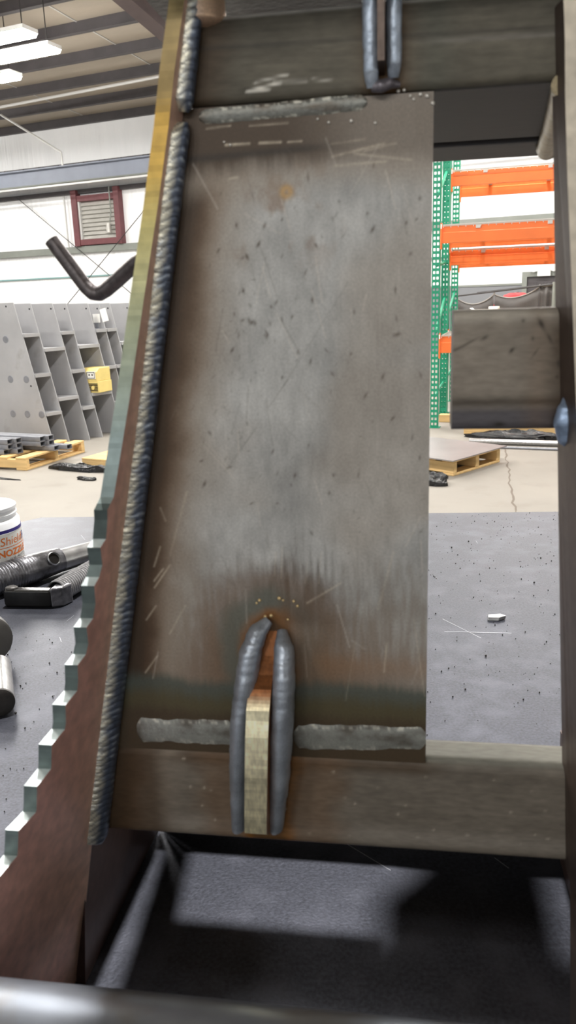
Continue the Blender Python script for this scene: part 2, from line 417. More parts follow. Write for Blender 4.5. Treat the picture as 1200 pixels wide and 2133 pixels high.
# yellow machine on the lower shelf of the fourth frame
y = empty('yellow_machine', W(-4.97, 6.49, .431), -YAW, 'yellow machine with slotted vents on a shelf of the slanted frames', 'machine')
MB().box(-.13, -.11, 0, .17, .11, .11).build('lower_housing', M['yellow'], y, bevel=.006)
MB().prism([(-.04, -.11, .11), (-.04, .11, .11), (-.04, .11, .235), (-.04, -.06, .235), (-.04, -.11, .20)], (.20, 0, 0)).build('upper_housing', M['yellow'], y, bevel=.005)
for k in range(5): MB().box(-.12, -.116, .018 + .016 * k, .03, -.108, .026 + .016 * k).build('vent_slot', M['screen_d'], y)
for k in range(5): MB().box(.06, -.116, .018 + .016 * k, .16, -.108, .026 + .016 * k).build('vent_slot', M['screen_d'], y)
MB().box(.03, -.118, .0, .05, -.108, .11).build('rib', M['yellow'], y)
pn = MB().box(.045, -.117, .135, .145, -.105, .205).build('control_panel', M['jarlabel'], y)
for (x0, z0, x1, z1) in ((.05, .195, .14, .199), (.05, .14, .14, .144), (.05, .14, .054, .199), (.136, .14, .14, .199), (.07, .165, .085, .18), (.105, .165, .12, .18)):
    MB().box(x0, -.119, z0, x1, -.1165, z1).build('marking', M['screen_d'], y)
MB().lathe([(0, .012), (.018, .012), (.02, 0)], 14, Matrix.Translation((.11, -.11, .05)) @ Matrix.Rotation(math.radians(90), 4, 'X')).build('knob', M['yellow'], y, smooth=40)
# short channel pieces on the top shelf, papers taped beside them
for k, (x, dy) in enumerate(((-.10, .02), (-.02, .02))):
    c = empty('channel_piece', W(ar(6.62) - .285 / 1.3 * 1.0 + x - .02, 6.66 + dy, 1.0265), -YAW - .35,
              ('left' if k == 0 else 'right') + ' short piece of open steel channel on the top shelf below the papers', 'steel piece', 'short channel pieces on the frames')
    MB().box(-.03, -.03, 0, .03, .03, .005).build('channel_web', M['tubes'], c)
    for yy in (-.03, .026): MB().box(-.03, yy, .005, .03, yy + .004, .05).build('channel_flange', M['tubes'], c)
for k, (x, z, w_, h_, rr, lb) in enumerate(((-.325, 1.085, .085, .085, 0, 'square white paper sheet propped on the slanted frames'), (-.215, 1.095, .075, .125, -.22, 'taller white paper sheet propped on the slanted frames, the right one'))):
    q = MB(); n = 7
    P = np.zeros((n, n, 3))
    for i in range(n):
        for j in range(n):
            P[i, j] = (w_ * (i / (n - 1) - .5), -.012 * math.sin(3 * i / (n - 1)) * (j / (n - 1)), h_ * j / (n - 1))
    q.grid(P); q.v += [(x_, y_ + .002, z_) for x_, y_, z_ in q.v]; m_ = n * n
    q.f += [tuple(v + m_ for v in f)[::-1] for f in q.f]; q.c += [None] * m_
    o = q.build('paper_sheet', M['paper'], None, smooth=60)
    o.location = W(ar(6.76) + x + .02, 6.74, z); o.rotation_euler = (0, rr, -YAW); tag(o, lb, 'paper', 'papers on the slanted frames')
# steel offcuts piled at the foot of the frames
for k, (z, x) in enumerate(((.02, .02), (.075, .0), (.135, -.03), (.195, .02), (.25, .0))):
    o = MB().bevbox(-.25, -.05, 0, .09, .05, .048, .012).build('steel_bar', M['plate'], None, smooth=40)
    o.location = W(-4.55 + x, 7.0 + .03 * (k % 2), z - .02 if k == 0 else z - .02); o.rotation_euler = (0, 0, -YAW + (.1 if k % 2 else -.05))
    tag(o, ['lowest', 'second lowest', 'middle', 'second highest', 'topmost'][k] + ' flat steel bar of the small pile at the frames right end', 'steel bar', 'flat bars beside the frames')

# ------------------------------------------------------------------ pallets, tube stock
def board(t, name, x0, y0, z0, x1, y1, z1, m='wood'): return MB().box(x0, y0, z0, x1, y1, z1).build(name, M[m], t, bevel=.004)
def pallet(name, loc, rz, label, lx, ly, h=.12, nst=3, nb=6):
    t = empty(name, loc, rz, label, 'pallet', 'wooden pallets on the floor')
    for k in range(nst):
        y0 = k * (ly - .045) / (nst - 1); board(t, 'stringer', 0, y0, .018, lx, y0 + .045, h - .018)
    for k in range(nb):
        x0 = k * (lx - .1) / (nb - 1); board(t, 'deck_board', x0, 0, h - .018, x0 + .1, ly, h)
    for k in range(3):
        x0 = k * (lx - .1) / 2; board(t, 'bottom_board', x0, 0, 0, x0 + .1, ly, .018)
    return t
pallet('wooden_pallet', W(-5.42, 4.80, 0), -YAW + .05, 'pale wooden pallet under the rectangular tubes at left', 1.0, .80, .105)
pallet('wooden_pallet', W(-4.03, 5.05, 0), -YAW - .05, 'small wooden pallet wrapped in black plastic beside the toothed plate', .6, .5, .085)
def rect_tube(x1, y, z, ln, w_, h_, label):
    t = empty('rectangular_tube', W(x1, y, z), -YAW, label, 'tube', 'rectangular tubes on the left pallet')
    pr = rrect(-w_ / 2, w_ / 2, 0, h_, .004, 2); pi = rrect(-w_ / 2 + .004, w_ / 2 - .004, .004, h_ - .004, .002, 2); n = len(pr)
    p = MB(); vs = []; fs = []
    for x in (-ln, 0): vs += [(x, a, b_) for a, b_ in pr]
    for x in (-ln, 0): vs += [(x, a, b_) for a, b_ in pi]
    for j in range(n):
        k = (j + 1) % n
        fs += [(j, k, n + k, n + j), (2 * n + j, 3 * n + j, 3 * n + k, 2 * n + k), (n + j, n + k, 3 * n + k, 3 * n + j), (j, 2 * n + j, 2 * n + k, k)]
    p.add(vs, fs); p.build('tube_wall', M['tubes'], t, smooth=35)
    return t
TB = [(-4.31, 5.26, .106, 'bottom row tube sticking out furthest right from the pile'),
      (-4.38, 5.185, .106, 'bottom row tube second from the far side of the pile'),
      (-4.60, 5.00, .106, 'bottom row tube in the middle of the pile'),
      (-4.68, 4.93, .106, 'bottom row tube at the near side of the pile'),
      (-4.80, 4.86, .106, 'shortest bottom row tube at the near edge of the pile'),
      (-4.44, 5.20, .147, 'second layer tube at the far side, its end above the longest ones'),
      (-4.47, 5.13, .147, 'second layer tube beside the far one'),
      (-4.62, 5.02, .147, 'second layer tube in the middle of the pile'),
      (-4.65, 4.95, .147, 'second layer tube at the near side of the pile'),
      (-4.44, 5.20, .188, 'top layer tube at the far side of the pile'),
      (-4.47, 5.13, .188, 'top layer tube next to the far one'),
      (-4.62, 5.02, .188, 'top layer tube next to the near one'),
      (-4.65, 4.95, .188, 'top layer tube at the near side of the pile')]
for (x, y_, z, lb) in TB: rect_tube(x, y_, z, 1.0, .066, .040, 'grey rectangular steel ' + lb)
def crumple(name, loc, rx, ry, rz_, label, seed, m='plastic', cat='plastic'):
    rs = np.random.RandomState(seed); n, k = 26, 18
    P = np.zeros((n, k, 3))
    U_, V_ = np.meshgrid(np.linspace(0, 2 * np.pi, n), np.linspace(0, np.pi / 2, k), indexing='ij')
    r = .7 + .75 * (fbm(np.cos(U_) * 2 + 9 + seed, np.sin(U_) * 2 + V_ * 2 + 9, seed, 4) - .25)
    P[..., 0] = rx * np.cos(U_) * np.cos(V_) * r; P[..., 1] = ry * np.sin(U_) * np.cos(V_) * r
    P[..., 2] = rz_ * (np.sin(V_) * .7 + .25 * np.cos(V_)) * (.3 + 1.2 * fbm(P[..., 0] / rx * 3 + 20, P[..., 1] / ry * 3 + 20, seed + 3, 3)) * np.where(V_ < .05, 0, 1)
    P[-1] = P[0]
    o = MB().grid(P).build(name, M[m], None, smooth=50); o.location = loc; o.rotation_euler = (0, 0, -YAW)
    return tag(o, label, cat, 'scraps of black plastic wrap')
crumple('plastic_wrap', W(-3.98, 4.97, 0), .34, .06, .07, 'crumpled black plastic wrap in front of the small pallet by the toothed plate', 2)
crumple('plastic_wrap', W(-1.25, 5.24, 0), .13, .08, .09, 'shiny black plastic heap before the sheet topped pallet', 5)
crumple('plastic_wrap', W(-.98, 7.12, 0), .42, .09, .09, 'long black plastic heap along the far pallet under the square tube stub', 8)
crumple('plastic_wrap', W(-3.72, 4.70, 0), .10, .03, .03, 'tiny black plastic scrap on the floor beside the toothed plate', 11)
crumple('plastic_wrap', W(-4.45, 4.55, 0), .22, .02, .015, 'flat dark plastic strip on the floor at the left border', 13)
# right: pallet with a sheet of steel on top, far pallet, pipes
sp = pallet('wooden_pallet', W(-1.16, 5.50, 0) - .72 * (Matrix.Rotation(-YAW - .38, 3, 'Z') @ Vector((1, 0, 0))), -YAW - .38, 'wooden pallet under the flat grey steel sheet behind the fixture', .72, .62, .115, 3, 5)
sh = MB().box(-.95, -.03, 0, .0, .68, .008).build('steel_sheet', M['sheet'], None)
sh.location = W(-1.14, 5.47, .116); sh.rotation_euler = (0, 0, -YAW - .38); tag(sh, 'flat grey steel sheet lying on a pallet behind the fixture', 'steel sheet')
pallet('wooden_pallet', W(-1.45, 7.28, 0), -YAW, 'far wooden pallet carrying a dark crate, below the square tube stub', 1.2, .9, .11)
ck = empty('dark_crate', W(-1.42, 7.33, .111), -YAW, 'low dark steel crate on the far pallet, hidden behind the square tube stub', 'crate')
MB().box(0, 0, 0, 1.1, .8, .015).build('crate_floor', M['dark'], ck)
for q in ((0, 0, 1.1, .02), (0, .78, 1.1, .8), (0, .02, .02, .78), (1.08, .02, 1.1, .78)): MB().box(q[0], q[1], .015, q[2], q[3], .2).build('crate_side', M['dark'], ck)
pp = empty('steel_pipe', W(-1.30, 6.78, .026), -YAW + .05, 'long bare steel pipe with a collar lying on the floor before the far pallet', 'pipe')
MB().tube([(0, 0, 0), (.80, 0, 0)], .024, 14).build('pipe', M['bright'], pp, smooth=40)
MB().tube([(.76, 0, .014), (.84, 0, .014)], .040, 16).build('collar', M['bright'], pp, smooth=40)
o = MB().tube([(0, 0, 0), (.85, 0, 0)], .010, 10).build('thin_rod', M['tubes'], None, smooth=40)
o.location = W(-1.12, 6.62, .011); o.rotation_euler = (0, 0, -YAW + .03); tag(o, 'thin steel rod lying on the floor just before the long pipe', 'rod')
o = MB().box(0, 0, 0, .12, .09, .075).build('wood_block', M['wood'], None, bevel=.004); o.location = W(-1.83, 7.92, 0); o.rotation_euler = (0, 0, -YAW)
tag(o, 'small raw wood block at the foot of the green rack posts', 'wood block')

# ------------------------------------------------------------------ pallet racks at right
RY = -math.radians(17)
def post(parent, x, y, h):
    p = MB(); wv = .075
    p.box(x, y, 0, x + .012, y + .004, h); p.box(x + .031, y, 0, x + .044, y + .004, h); p.box(x + wv - .012, y, 0, x + wv, y + .004, h)
    n = int(h / .05)
    for k in range(n):
        z = k * .05
        p.box(x + .012, y, z, x + .031, y + .004, z + .026); p.box(x + .044, y, z, x + wv - .012, y + .004, z + .026)
    p.box(x, y + .004, 0, x + .004, y + .07, h); p.box(x + wv - .004, y + .004, 0, x + wv, y + .07, h)
    p.build('post', M['green'], parent)
    MB().box(x - .02, y - .02, 0, x + wv + .02, y + .09, .006).build('foot_plate', M['green'], parent)
def brace(parent, x, y0, z0, y1, z1):
    MB().tube([(x, y0, z0), (x, y1, z1)], .014, 6).build('brace', M['green'], parent)
def beam(parent, x0, x1, y, z0, z1, deep=.045):
    p = MB()
    h = z1 - z0
    p.prism([(x0, y, z0), (x0, y, z0 + h * .62), (x0, y + .012, z0 + h * .66), (x0, y + .012, z1), (x0, y + deep, z1), (x0, y + deep, z0)], (x1 - x0, 0, 0))
    b_ = p.build('beam', M['orange'], parent, bevel=.002)
    for x in (x0, x1 - .008):
        MB().box(x - .001, y - .012, z0 - .05, x + .012, y + .05, z1 + .03).build('beam_connector', M['orange'], b_)
    MB().box(x0 + .001, y - .0145, z1 - .02, x0 + .012, y - .012, z1 + .02).build('safety_clip', M['paper'], b_)
def deck(parent, x0, x1, y0, y1, z, drop):
    p = MB()
    n = int((x1 - x0) / .065)
    for k in range(n + 1):
        x = x0 + k * (x1 - x0) / n; p.box(x - .003, y0 - .006, z, x + .003, y1, z + .006); p.box(x - .003, y0 - .009, z - drop, x + .003, y0 - .003, z)
    for k in range(11):
        yy = y0 + k * (y1 - y0) / 10; p.box(x0, yy - .003, z - .005, x1, yy + .003, z)
    p.box(x0, y0 - .010, z, x1, y0 - .002, z + .009)
    dk = p.build('wire_deck', M['galv'], parent)
    for k in range(4):
        x = x0 + (k + .5) * (x1 - x0) / 4; MB().box(x - .02, y0, z - .035, x + .02, y1, z - .006).build('deck_channel', M['galv'], dk)
BAY = 2.5
r1 = empty('pallet_rack', W(-1.83, 7.55, 0), RY, 'nearer green and orange pallet rack behind the fixture at right', 'rack', 'pallet racks at right')
D1 = .82; HR = 3.3
for x in (0, BAY + .075):
    for y_ in (0, D1): post(r1, x, y_, HR)
    for k in range(5): brace(r1, x + .037, .06, .3 + .6 * k, D1, .6 + .6 * k if k % 2 else .05 + .6 * k + .3)
for (z0, z1) in ((.71, .86), (1.69, 1.835)):
    beam(r1, .075, BAY + .075, 0, z0, z1); beam(r1, .075, BAY + .075, D1 + .02, z0, z1)
deck(r1, .1, BAY + .05, .0, D1 + .06, 1.842, .02); deck(r1, .1, BAY + .05, .0, D1 + .06, .868, .02)
r2 = empty('pallet_rack', W(-1.955, 8.52, 0), RY, 'farther green and orange pallet rack standing behind the nearer one', 'rack', 'pallet racks at right')
D2 = 1.0
for x in (0, BAY + .075):
    for y_ in (0, D2): post(r2, x, y_, HR)
    for k in range(5): brace(r2, x + .037, .06, .35 + .6 * k, D2, .65 + .6 * k if k % 2 else .1 + .6 * k + .3)
for (z0, z1) in ((1.525, 1.665), (2.285, 2.42)):
    beam(r2, .075, BAY + .075, 0, z0, z1); beam(r2, .075, BAY + .075, D2 + .02, z0, z1)
    deck(r2, .1, BAY + .05, 0, D2 + .06, z1 + .007, .02)

# ------------------------------------------------------------------ far right: curtain, workbench, wall things
cu = empty('welding_screen', W(-2.58, 12.0, 0), -YAW, 'dark grey welding curtain drooping from a pipe frame far behind', 'curtain')
MB().tube([(0, 0, 0), (0, 0, 1.20)], .014, 8).build('pole', M['wire'], cu)
MB().tube([(1.40, 0, 0), (1.40, 0, 1.35)], .03, 8).build('pole', M['girt'], cu)
MB().tube([(0, 0, 1.20), (1.40, 0, 1.32)], .011, 8).build('rail', M['wire'], cu)
MB().tube([(.28, .3, 1.24), (1.40, .3, 1.33)], .010, 8).build('rail', M['wire'], cu)
def swag(x0, z0, x1, z1, sag, name):
    n, k = 24, 10
    P = np.zeros((n, k, 3)); p = MB()
    for i in range(n):
        t = i / (n - 1); top = z0 + (z1 - z0) * t - sag * 4 * t * (1 - t)
        for j in range(k):
            s_ = j / (k - 1)
            P[i, j] = (x0 + (x1 - x0) * t, .035 * math.sin(9 * t + 2 * s_) * (.4 + s_) + .02, top * (1 - s_) + .05 * s_)
    p.grid(P); o = p.build(name, M['curtain'], cu, smooth=60)
    sd = o.modifiers.new('thick', 'SOLIDIFY'); sd.thickness = .006
    MB().tube([P[i, 0] for i in range(n)], .009, 6).build('hem', M['hem'], o)
    for i in (0, n - 1): MB().tube([P[i, 0] + np.array((0, 0, -.005)), P[i, 0] + np.array((0, 0, .03))], .006, 6).build('tie', M['hem'], o)
swag(.06, 1.16, .57, 1.21, .10, 'curtain_panel'); swag(.58, 1.21, 1.19, 1.29, .09, 'curtain_panel'); swag(1.20, 1.30, 1.38, 1.31, .005, 'curtain_panel')
for k, (x, z) in enumerate(((-2.31, 1.05), (-1.83, 1.20))):
    e_ = empty('red_tank', W(x, 13.0, 0), -YAW, ('left' if k == 0 else 'right') + ' red tank top seen over the drooping curtain', 'tank', 'red tanks behind the curtain')
    MB().lathe([(0, 0), (.21, 0), (.21, z - .05), (.19, z - .01), (.10, z + .02), (0, z + .02)], 24).build('shell', M['red'], e_, smooth=50)
    MB().lathe([(.03, z + .018), (.03, z + .035), (0, z + .035)], 10).build('cap', M['bright'], e_, smooth=50)
wk = empty('workbench', W(-2.35, 11.0, 0), -YAW, 'long workbench with a thin wooden top, mostly hidden behind the tube stub', 'workbench')
MB().box(0, 0, .93, 1.35, .6, .955).build('bench_top', M['wood'], wk, bevel=.004)
for x in (.02, 1.28):
    for yy in (.02, .53): MB().box(x, yy, 0, x + .05, yy + .05, .93).build('leg', M['dark'], wk)
c_ = empty('white_carton', W(-2.16, 11.2, .956), -YAW, 'white carton with its flaps up, on the bench behind the tube stub', 'carton')
MB().box(0, 0, 0, .34, .2, .06).build('carton_body', M['paper'], c_)
MB().prism([(0, 0, .06), (.0, .2, .06), (-.03, .2, .085), (-.03, 0, .085)], (.004, 0, .002)).build('flap', M['paper'], c_)
MB().box(.22, .02, .06, .34, .18, .10).build('inner_box', M['paper'], c_)
dr = hall(MB().box(-2.42, WALL_B - .12, 0, -2.32, WALL_B - .0, 1.62).box(-1.30, WALL_B - .12, 0, -1.20, WALL_B, 1.62).box(-2.32, WALL_B - .12, 1.52, -1.30, WALL_B, 1.62).build('door_1', M['girt'])); dr['kind'] = 'structure'
MB().box(-2.32, WALL_B - .075, 0, -1.30, WALL_B - .062, 1.52).build('door_leaf', M['purlin'], dr)
em = empty('emergency_light', W(-1.98, WALL_B - .12, 1.52), -YAW, 'white emergency light with two lamp heads on the wall above the curtain', 'light')
MB().box(-.13, -.05, 0, .13, .10, .16).build('housing', M['paper'], em, bevel=.01)
for x in (-.2, .2): MB().tube([(x, -.02, .17), (x, -.10, .15)], [.05, .065], 14).tube([(x, -.03, .15), (x * .5, 0, .1)], .012, 6).build('lamp_head', M['paper'], em, smooth=40)

# ------------------------------------------------------------------ welding table
TZ = .90
def far_edge(x): return 1.309 - .0905 * x
tb = empty('welding_table', (0, .6, 0), 0, 'heavy steel welding table with a scratched blue grey top', 'table')
outl = [(-1.1, -.5), (1.5, -.5), (1.5, far_edge(1.5)), (-.432, far_edge(-.432)), (-.452, 1.33), (-.50, 1.27), (-1.1, 1.20)]
MB().prism([(x, y_ - .6, TZ - .025) for x, y_ in outl], (0, 0, .025)).build('tabletop', M['table'], tb, bevel=.002)
for x in (-.95, 1.3):
    for y_ in (-.35, 1.05): MB().box(x, y_ - .6, 0, x + .08, y_ - .52, TZ - .026).build('leg', M['dark'], tb)
for (q) in ((-.9, -.95, 1.36, -.89), (-.9, .45, 1.36, .51)): MB().box(q[0], q[1] + .02, TZ - .11, q[2], q[3] + .0, TZ - .026).build('apron', M['dark'], tb)
# weld spatter strewn on the table: uncountable
rs = np.random.RandomState(5); p = MB(); n = 0
while n < 1900:
    x, y_ = rs.uniform(-.5, .75), rs.uniform(.25, 1.27)
    if (-.2 < x < .3 and y_ < .62 and rs.rand() < .85) or (x < -.22 and y_ > .86) or abs(y_ - .34) < .13: continue
    r = rs.choice([.0004, .0006, .0009, .0013], p=[.45, .35, .16, .04])
    p.ball((x, y_, TZ + r * 1.03), r, 5, 3); n += 1
tag(p.build('weld_spatter', M['dark'], None, smooth=60), 'tiny dark beads of weld spatter strewn over the table top', 'spatter', None, 'stuff')
p = MB()
def tscr(x0, y0, x1, y1, wd=.0006):
    d = Vector((x1 - x0, y1 - y0, 0)); nn = Vector((-d.y, d.x, 0)).normalized() * wd
    a_, b_ = Vector((x0, y0, TZ + .0003)), Vector((x1, y1, TZ + .0003)); p.add([a_ - nn, a_ + nn, b_ + nn, b_ - nn], [(0, 1, 2, 3)])
tscr(.165, .80, .235, .79); tscr(.17, .835, .20, .78, .0004)
for k in range(40):
    x, y_ = rs.uniform(-.4, .6), rs.uniform(.4, 1.2); an = rs.uniform(0, 3.14); l_ = rs.uniform(.01, .05)
    tscr(x, y_, x + l_ * math.cos(an), y_ + l_ * math.sin(an), .00025)
o = p.build('scratch', M['tubes'], tb); o.location = (0, -.6, 0); tag(o, None, None, None, 'stuff')
o = MB().prism([(-.010, -.004, 0), (.002, -.006, 0), (.011, -.001, 0), (.006, .005, 0), (-.008, .004, 0)], (.001, .001, .004)).build('slag_chip', M['bright'], None, bevel=.0006)
o.location = (.228, .829, TZ + .0003); tag(o, 'small pale chip of slag on the table right of the steel panel', 'chip')

# jar
jx, jy = -.411, 1.042
jr = empty('gel_jar', (jx, jy, TZ), math.radians(17), 'white plastic nozzle gel jar with orange lettering at the left border', 'jar'); jr.scale = (1, 1, .90)
RJ = .0455
MB().lathe([(0, 0), (RJ - .002, 0), (RJ, .003), (RJ, .088), (RJ - .0015, .0905)], 64).build('jar_body', M['jar'], jr, smooth=40)
MB().lathe([(RJ + .0004, .008), (RJ + .0004, .074)], 64).build('label', M['jarlabel'], jr, smooth=40)
MB().lathe([(RJ + .0006, .0745), (RJ + .0006, .0795)], 64).build('band', M['jarband'], jr, smooth=40)
MB().lathe([(RJ - .0015, .0905), (RJ - .004, .0925), (RJ - .004, .096), (RJ - .0025, .0975), (RJ - .0025, .0995), (RJ - .004, .101), (RJ - .004, .104), (RJ - .0025, .1055), (RJ - .0025, .110), (RJ - .005, .112), (RJ - .007, .112), (RJ - .007, .09)], 64).build('neck', M['jar'], jr, smooth=40)
MB().lathe([(0, .086), (RJ - .007, .086)], 48).build('gel', M['jar'], jr)
def jar_text(txt, size, ang, z, m, shear=0.0, bold=0.0):
    """flat lettering wrapped around the jar; ang = angle of the left end seen from above"""
    cu_ = bpy.data.curves.new('lettering', 'FONT'); cu_.body = txt; cu_.size = size; cu_.shear = shear; cu_.offset = bold; cu_.resolution_u = 3
    ob = bpy.data.objects.new('lettering', cu_); COL.objects.link(ob)
    dg = bpy.context.evaluated_depsgraph_get(); dg.update()
    me = bpy.data.meshes.new_from_object(ob.evaluated_get(dg)); bpy.data.objects.remove(ob)
    import bmesh
    bm = bmesh.new(); bm.from_mesh(me)
    bmesh.ops.subdivide_edges(bm, edges=[e for e in bm.edges if e.calc_length() > .002], cuts=3, use_grid_fill=False)
    bmesh.ops.triangulate(bm, faces=bm.faces[:])
    R_ = RJ + .0009
    for v in bm.verts:
        a_ = ang + v.co.x / R_; zz = v.co.y + z
        v.co = Vector((R_ * math.cos(a_), R_ * math.sin(a_), zz))
    bm.to_mesh(me); bm.free(); me.materials.clear(); me.materials.append(M[m])
    o_ = bpy.data.objects.new('lettering', me); COL.objects.link(o_); o_.parent = jr; return o_
def A(deg): return math.radians(deg)
jar_text('Shield', .0175, A(-67), .0565, 'ink_o', .12)
jar_text('Pro', .0175, A(-15), .0565, 'ink_p', .12)
p = MB(); 
P = np.array([[[(RJ + .0009) * math.cos(A(a_)), (RJ + .0009) * math.sin(A(a_)), z_] for z_ in (.0525, .0535)] for a_ in range(-72, 30, 3)]); p.grid(P)
p.build('underline', M['ink_o'], jr)
jar_text('NOZZLE DIP', .0138, A(-72), .0395, 'ink_o', 0, .00045)
jar_text('FOR MIG GUNS', .0062, A(-52), .0320, 'ink_g')
jar_text('& CONTACT TIPS', .0062, A(-44), .0240, 'ink_g')
jar_text('16 FL OZ LIQUID', .0055, A(-46), .0135, 'ink_g')

# thick worn rod with a cross hole; threaded clamp screw beside it; bar ends at the border
def frame_of(d):
    x = Vector(d).normalized(); z = Vector((0, 0, 1)); y_ = z.cross(x).normalized(); z = x.cross(y_)
    return Matrix((x, y_, z)).transposed().to_4x4()
sr = empty('worn_rod', (-.404, .930, TZ), 0, 'thick worn steel rod with a cross hole, lying before the gel jar', 'rod')
d_ = Vector((.62, .785, 0)).normalized()
p = MB(); n = 130; seg = 28; P = np.zeros((n, seg + 1, 3))
nrm_ = Vector((-d_.y, d_.x, 0))
Lr = .142
for i in range(n):
    s_ = Lr * i / (n - 1)
    for k in range(seg + 1):
        an = 2 * math.pi * k / seg
        r = .0195 - .003 * max(0, (s_ - .10) / .05) 
        if s_ < .10: r += .0007 * math.sin(s_ * 2 * math.pi / .0042 + 1.2 * math.sin(an)) * (1 if s_ < .075 else (.10 - s_) / .025)
        q = Vector((0, 0, .0195)) + d_ * s_ + (nrm_ * math.cos(an) + Vector((0, 0, 1)) * math.sin(an)) * r
        P[i, k] = q
p.grid(P, flip=True)
p.add([tuple(P[0, k]) for k in range(seg)], [tuple(range(seg))]); p.add([tuple(P[-1, k]) for k in range(seg)], [tuple(range(seg))[::-1]])
p.build('rod_body', M['rod'], sr, smooth=50)
hx = d_ * .122 - nrm_ * .0165 + Vector((0, 0, .0195 + .0098))
mt = Matrix.Translation(hx) @ frame_of(-nrm_ + Vector((0, 0, .62))) @ Matrix.Rotation(math.radians(90), 4, 'Y')
MB().lathe([(.0075, -.001), (.0095, .0015), (.0085, .0035), (.0078, .0015), (.0070, -.004)], 22, mt).build('hole_rim', M['bright'], sr, smooth=50)
MB().lathe([(0, .0008), (.0078, .0008)], 22, mt).build('hole', M['black'], sr)
p = MB().tube([Vector((0, 0, .0180)) + d_ * .141, Vector((0, 0, .016)) + d_ * .20, Vector((0, 0, .0125)) + d_ * .27], [.0158, .0145, .0110], 24)
p.build('smooth_shank', M['bright'], sr, smooth=50)

cs = empty('clamp_screw', (-.286, .912, TZ), 0, 'black flat clamp bar with a threaded screw behind it, on the table at left', 'clamp')
d2 = Vector((1, -.12, 0)).normalized(); n2 = Vector((-d2.y, d2.x, 0))
m2 = frame_of(d2)
MB().bevbox(-.066, -.002, .0005, -.006, .012, .0225, .0025, None, m2).build('black_bar', M['black'], cs, smooth=35)
MB().prism([m2 @ Vector(v) for v in ((-.006, -.002, .0005), (.008, .004, .0005), (.014, .020, .0005), (-.006, .026, .0005))], (0, 0, .0245)).build('bar_end', M['rod'], cs, bevel=.002)
MB().ball(m2 @ Vector((-.058, .006, .0225)), .007, 12, 8, (1.2, 1, .5)).build('weld_lump', M['dark'], cs, smooth=60)
d3 = Vector((.33, .94, 0)).normalized(); n3 = Vector((-d3.y, d3.x, 0))
p = MB(); n = 240; seg = 24; P = np.zeros((n, seg + 1, 3)); C_ = np.zeros((n, seg + 1, 3)); o3 = m2 @ Vector((-.004, .014, .0150))
for i in range(n):
    s_ = .085 * i / (n - 1)
    for k in range(seg + 1):
        an = 2 * math.pi * k / seg
        f_ = abs(((s_ / .0042 + k / seg) % 1) - .5) * 2
        r = .0120 + .0028 * f_
        P[i, k] = o3 + d3 * s_ + (n3 * math.cos(an) + Vector((0, 0, 1)) * math.sin(an)) * r
        C_[i, k] = np.array(S(58, 56, 56)) * (1 - f_) + np.array(S(190, 190, 192)) * f_
p.grid(P, C_, flip=True); p.add([tuple(P[-1, k]) for k in range(seg)], [tuple(range(seg))[::-1]], S(120, 120, 120))
p.build('thread', M['weld'], cs, smooth=50)
MB().tube([o3 + d3 * .084, o3 + d3 * .088, o3 + d3 * .17], [.0125, .0108, .0108], 22).build('plain_shank', M['bright'], cs, smooth=50)
# two round bar ends at the left border
def bar_end(name, tip, dr_, ln, r, label, m1, m2_):
    t = empty(name, (tip.x, tip.y, TZ), 0, label, 'bar', 'round bars at the left border')
    dr_ = Vector(dr_).normalized(); o_ = Vector((0, 0, tip.z - TZ))
    MB().tube([o_ + dr_ * ln, o_ + dr_ * .004], r, 40).build('bar_body', M[m1], t, smooth=50)
    MB().tube([o_ + dr_ * .004, o_ + dr_ * .001, o_], [r, r, r - .002], 40).build('end_face', M[m2_], t, smooth=30)
bar_end('round_bar', Vector((-.313, .757, TZ + .0262)), (-.5, .86, 0), .014, .026, 'thick dull grey round end face peeking in at the left border', 'bright', 'disc')
bar_end('round_bar', Vector((-.264, .648, TZ + .0132)), (-.35, .94, 0), .08, .013, 'thinner bright round bar with a dark end, lowest at the left border', 'bright', 'dark')

# ------------------------------------------------------------------ the welded fixture (local axes: x right, -y towards the camera, z up; millimetres)
FIX = empty('welded_fixture', (0, .34, TZ), -math.radians(9), 'large welded steel fixture with a tall panel, tubes and a toothed side plate', 'fixture')
FX = Vector((math.cos(math.radians(9)), -math.sin(math.radians(9)), 0)); FY = Vector((math.sin(math.radians(9)), math.cos(math.radians(9)), 0))
FO = Vector((0, .34, TZ))
def px(x, y_, d=0.0):
    """point of the panel plane (d mm in front of it) behind a pixel of the photograph -> (u, z) in mm"""
    r = _fw + _R * ((x - CX) / F) + _U * ((CY - y_) / F)
    o_ = FO - FY * (d / 1000); t = (o_ - CAM).dot(FY) / r.dot(FY); q = CAM + r * t - FO
    return q.dot(FX) * 1000, q.z * 1000
def uc(z): return -105.1 + (z - 90.07) * .2037      # corner line of the left side plate
def V3(u, d, z): return (u / 1000, -d / 1000, z / 1000)
def arr3(u, d, z): return np.stack([u / 1000, -d / 1000, z / 1000], -1)
GAIN = 2.0
def lin(r, g, b): return np.array(S(r, g, b)) * GAIN
CLEAN, WARM, BROWN, DKBR, OLIVE, TEAL, ORNG, BLACK = (lin(134, 133, 130), lin(126, 116, 104), lin(92, 70, 50), lin(52, 40, 28), lin(66, 58, 36), lin(78, 84, 76), lin(122, 78, 26), lin(28, 25, 22))
rs = np.random.RandomState(11)
SPOTS = []
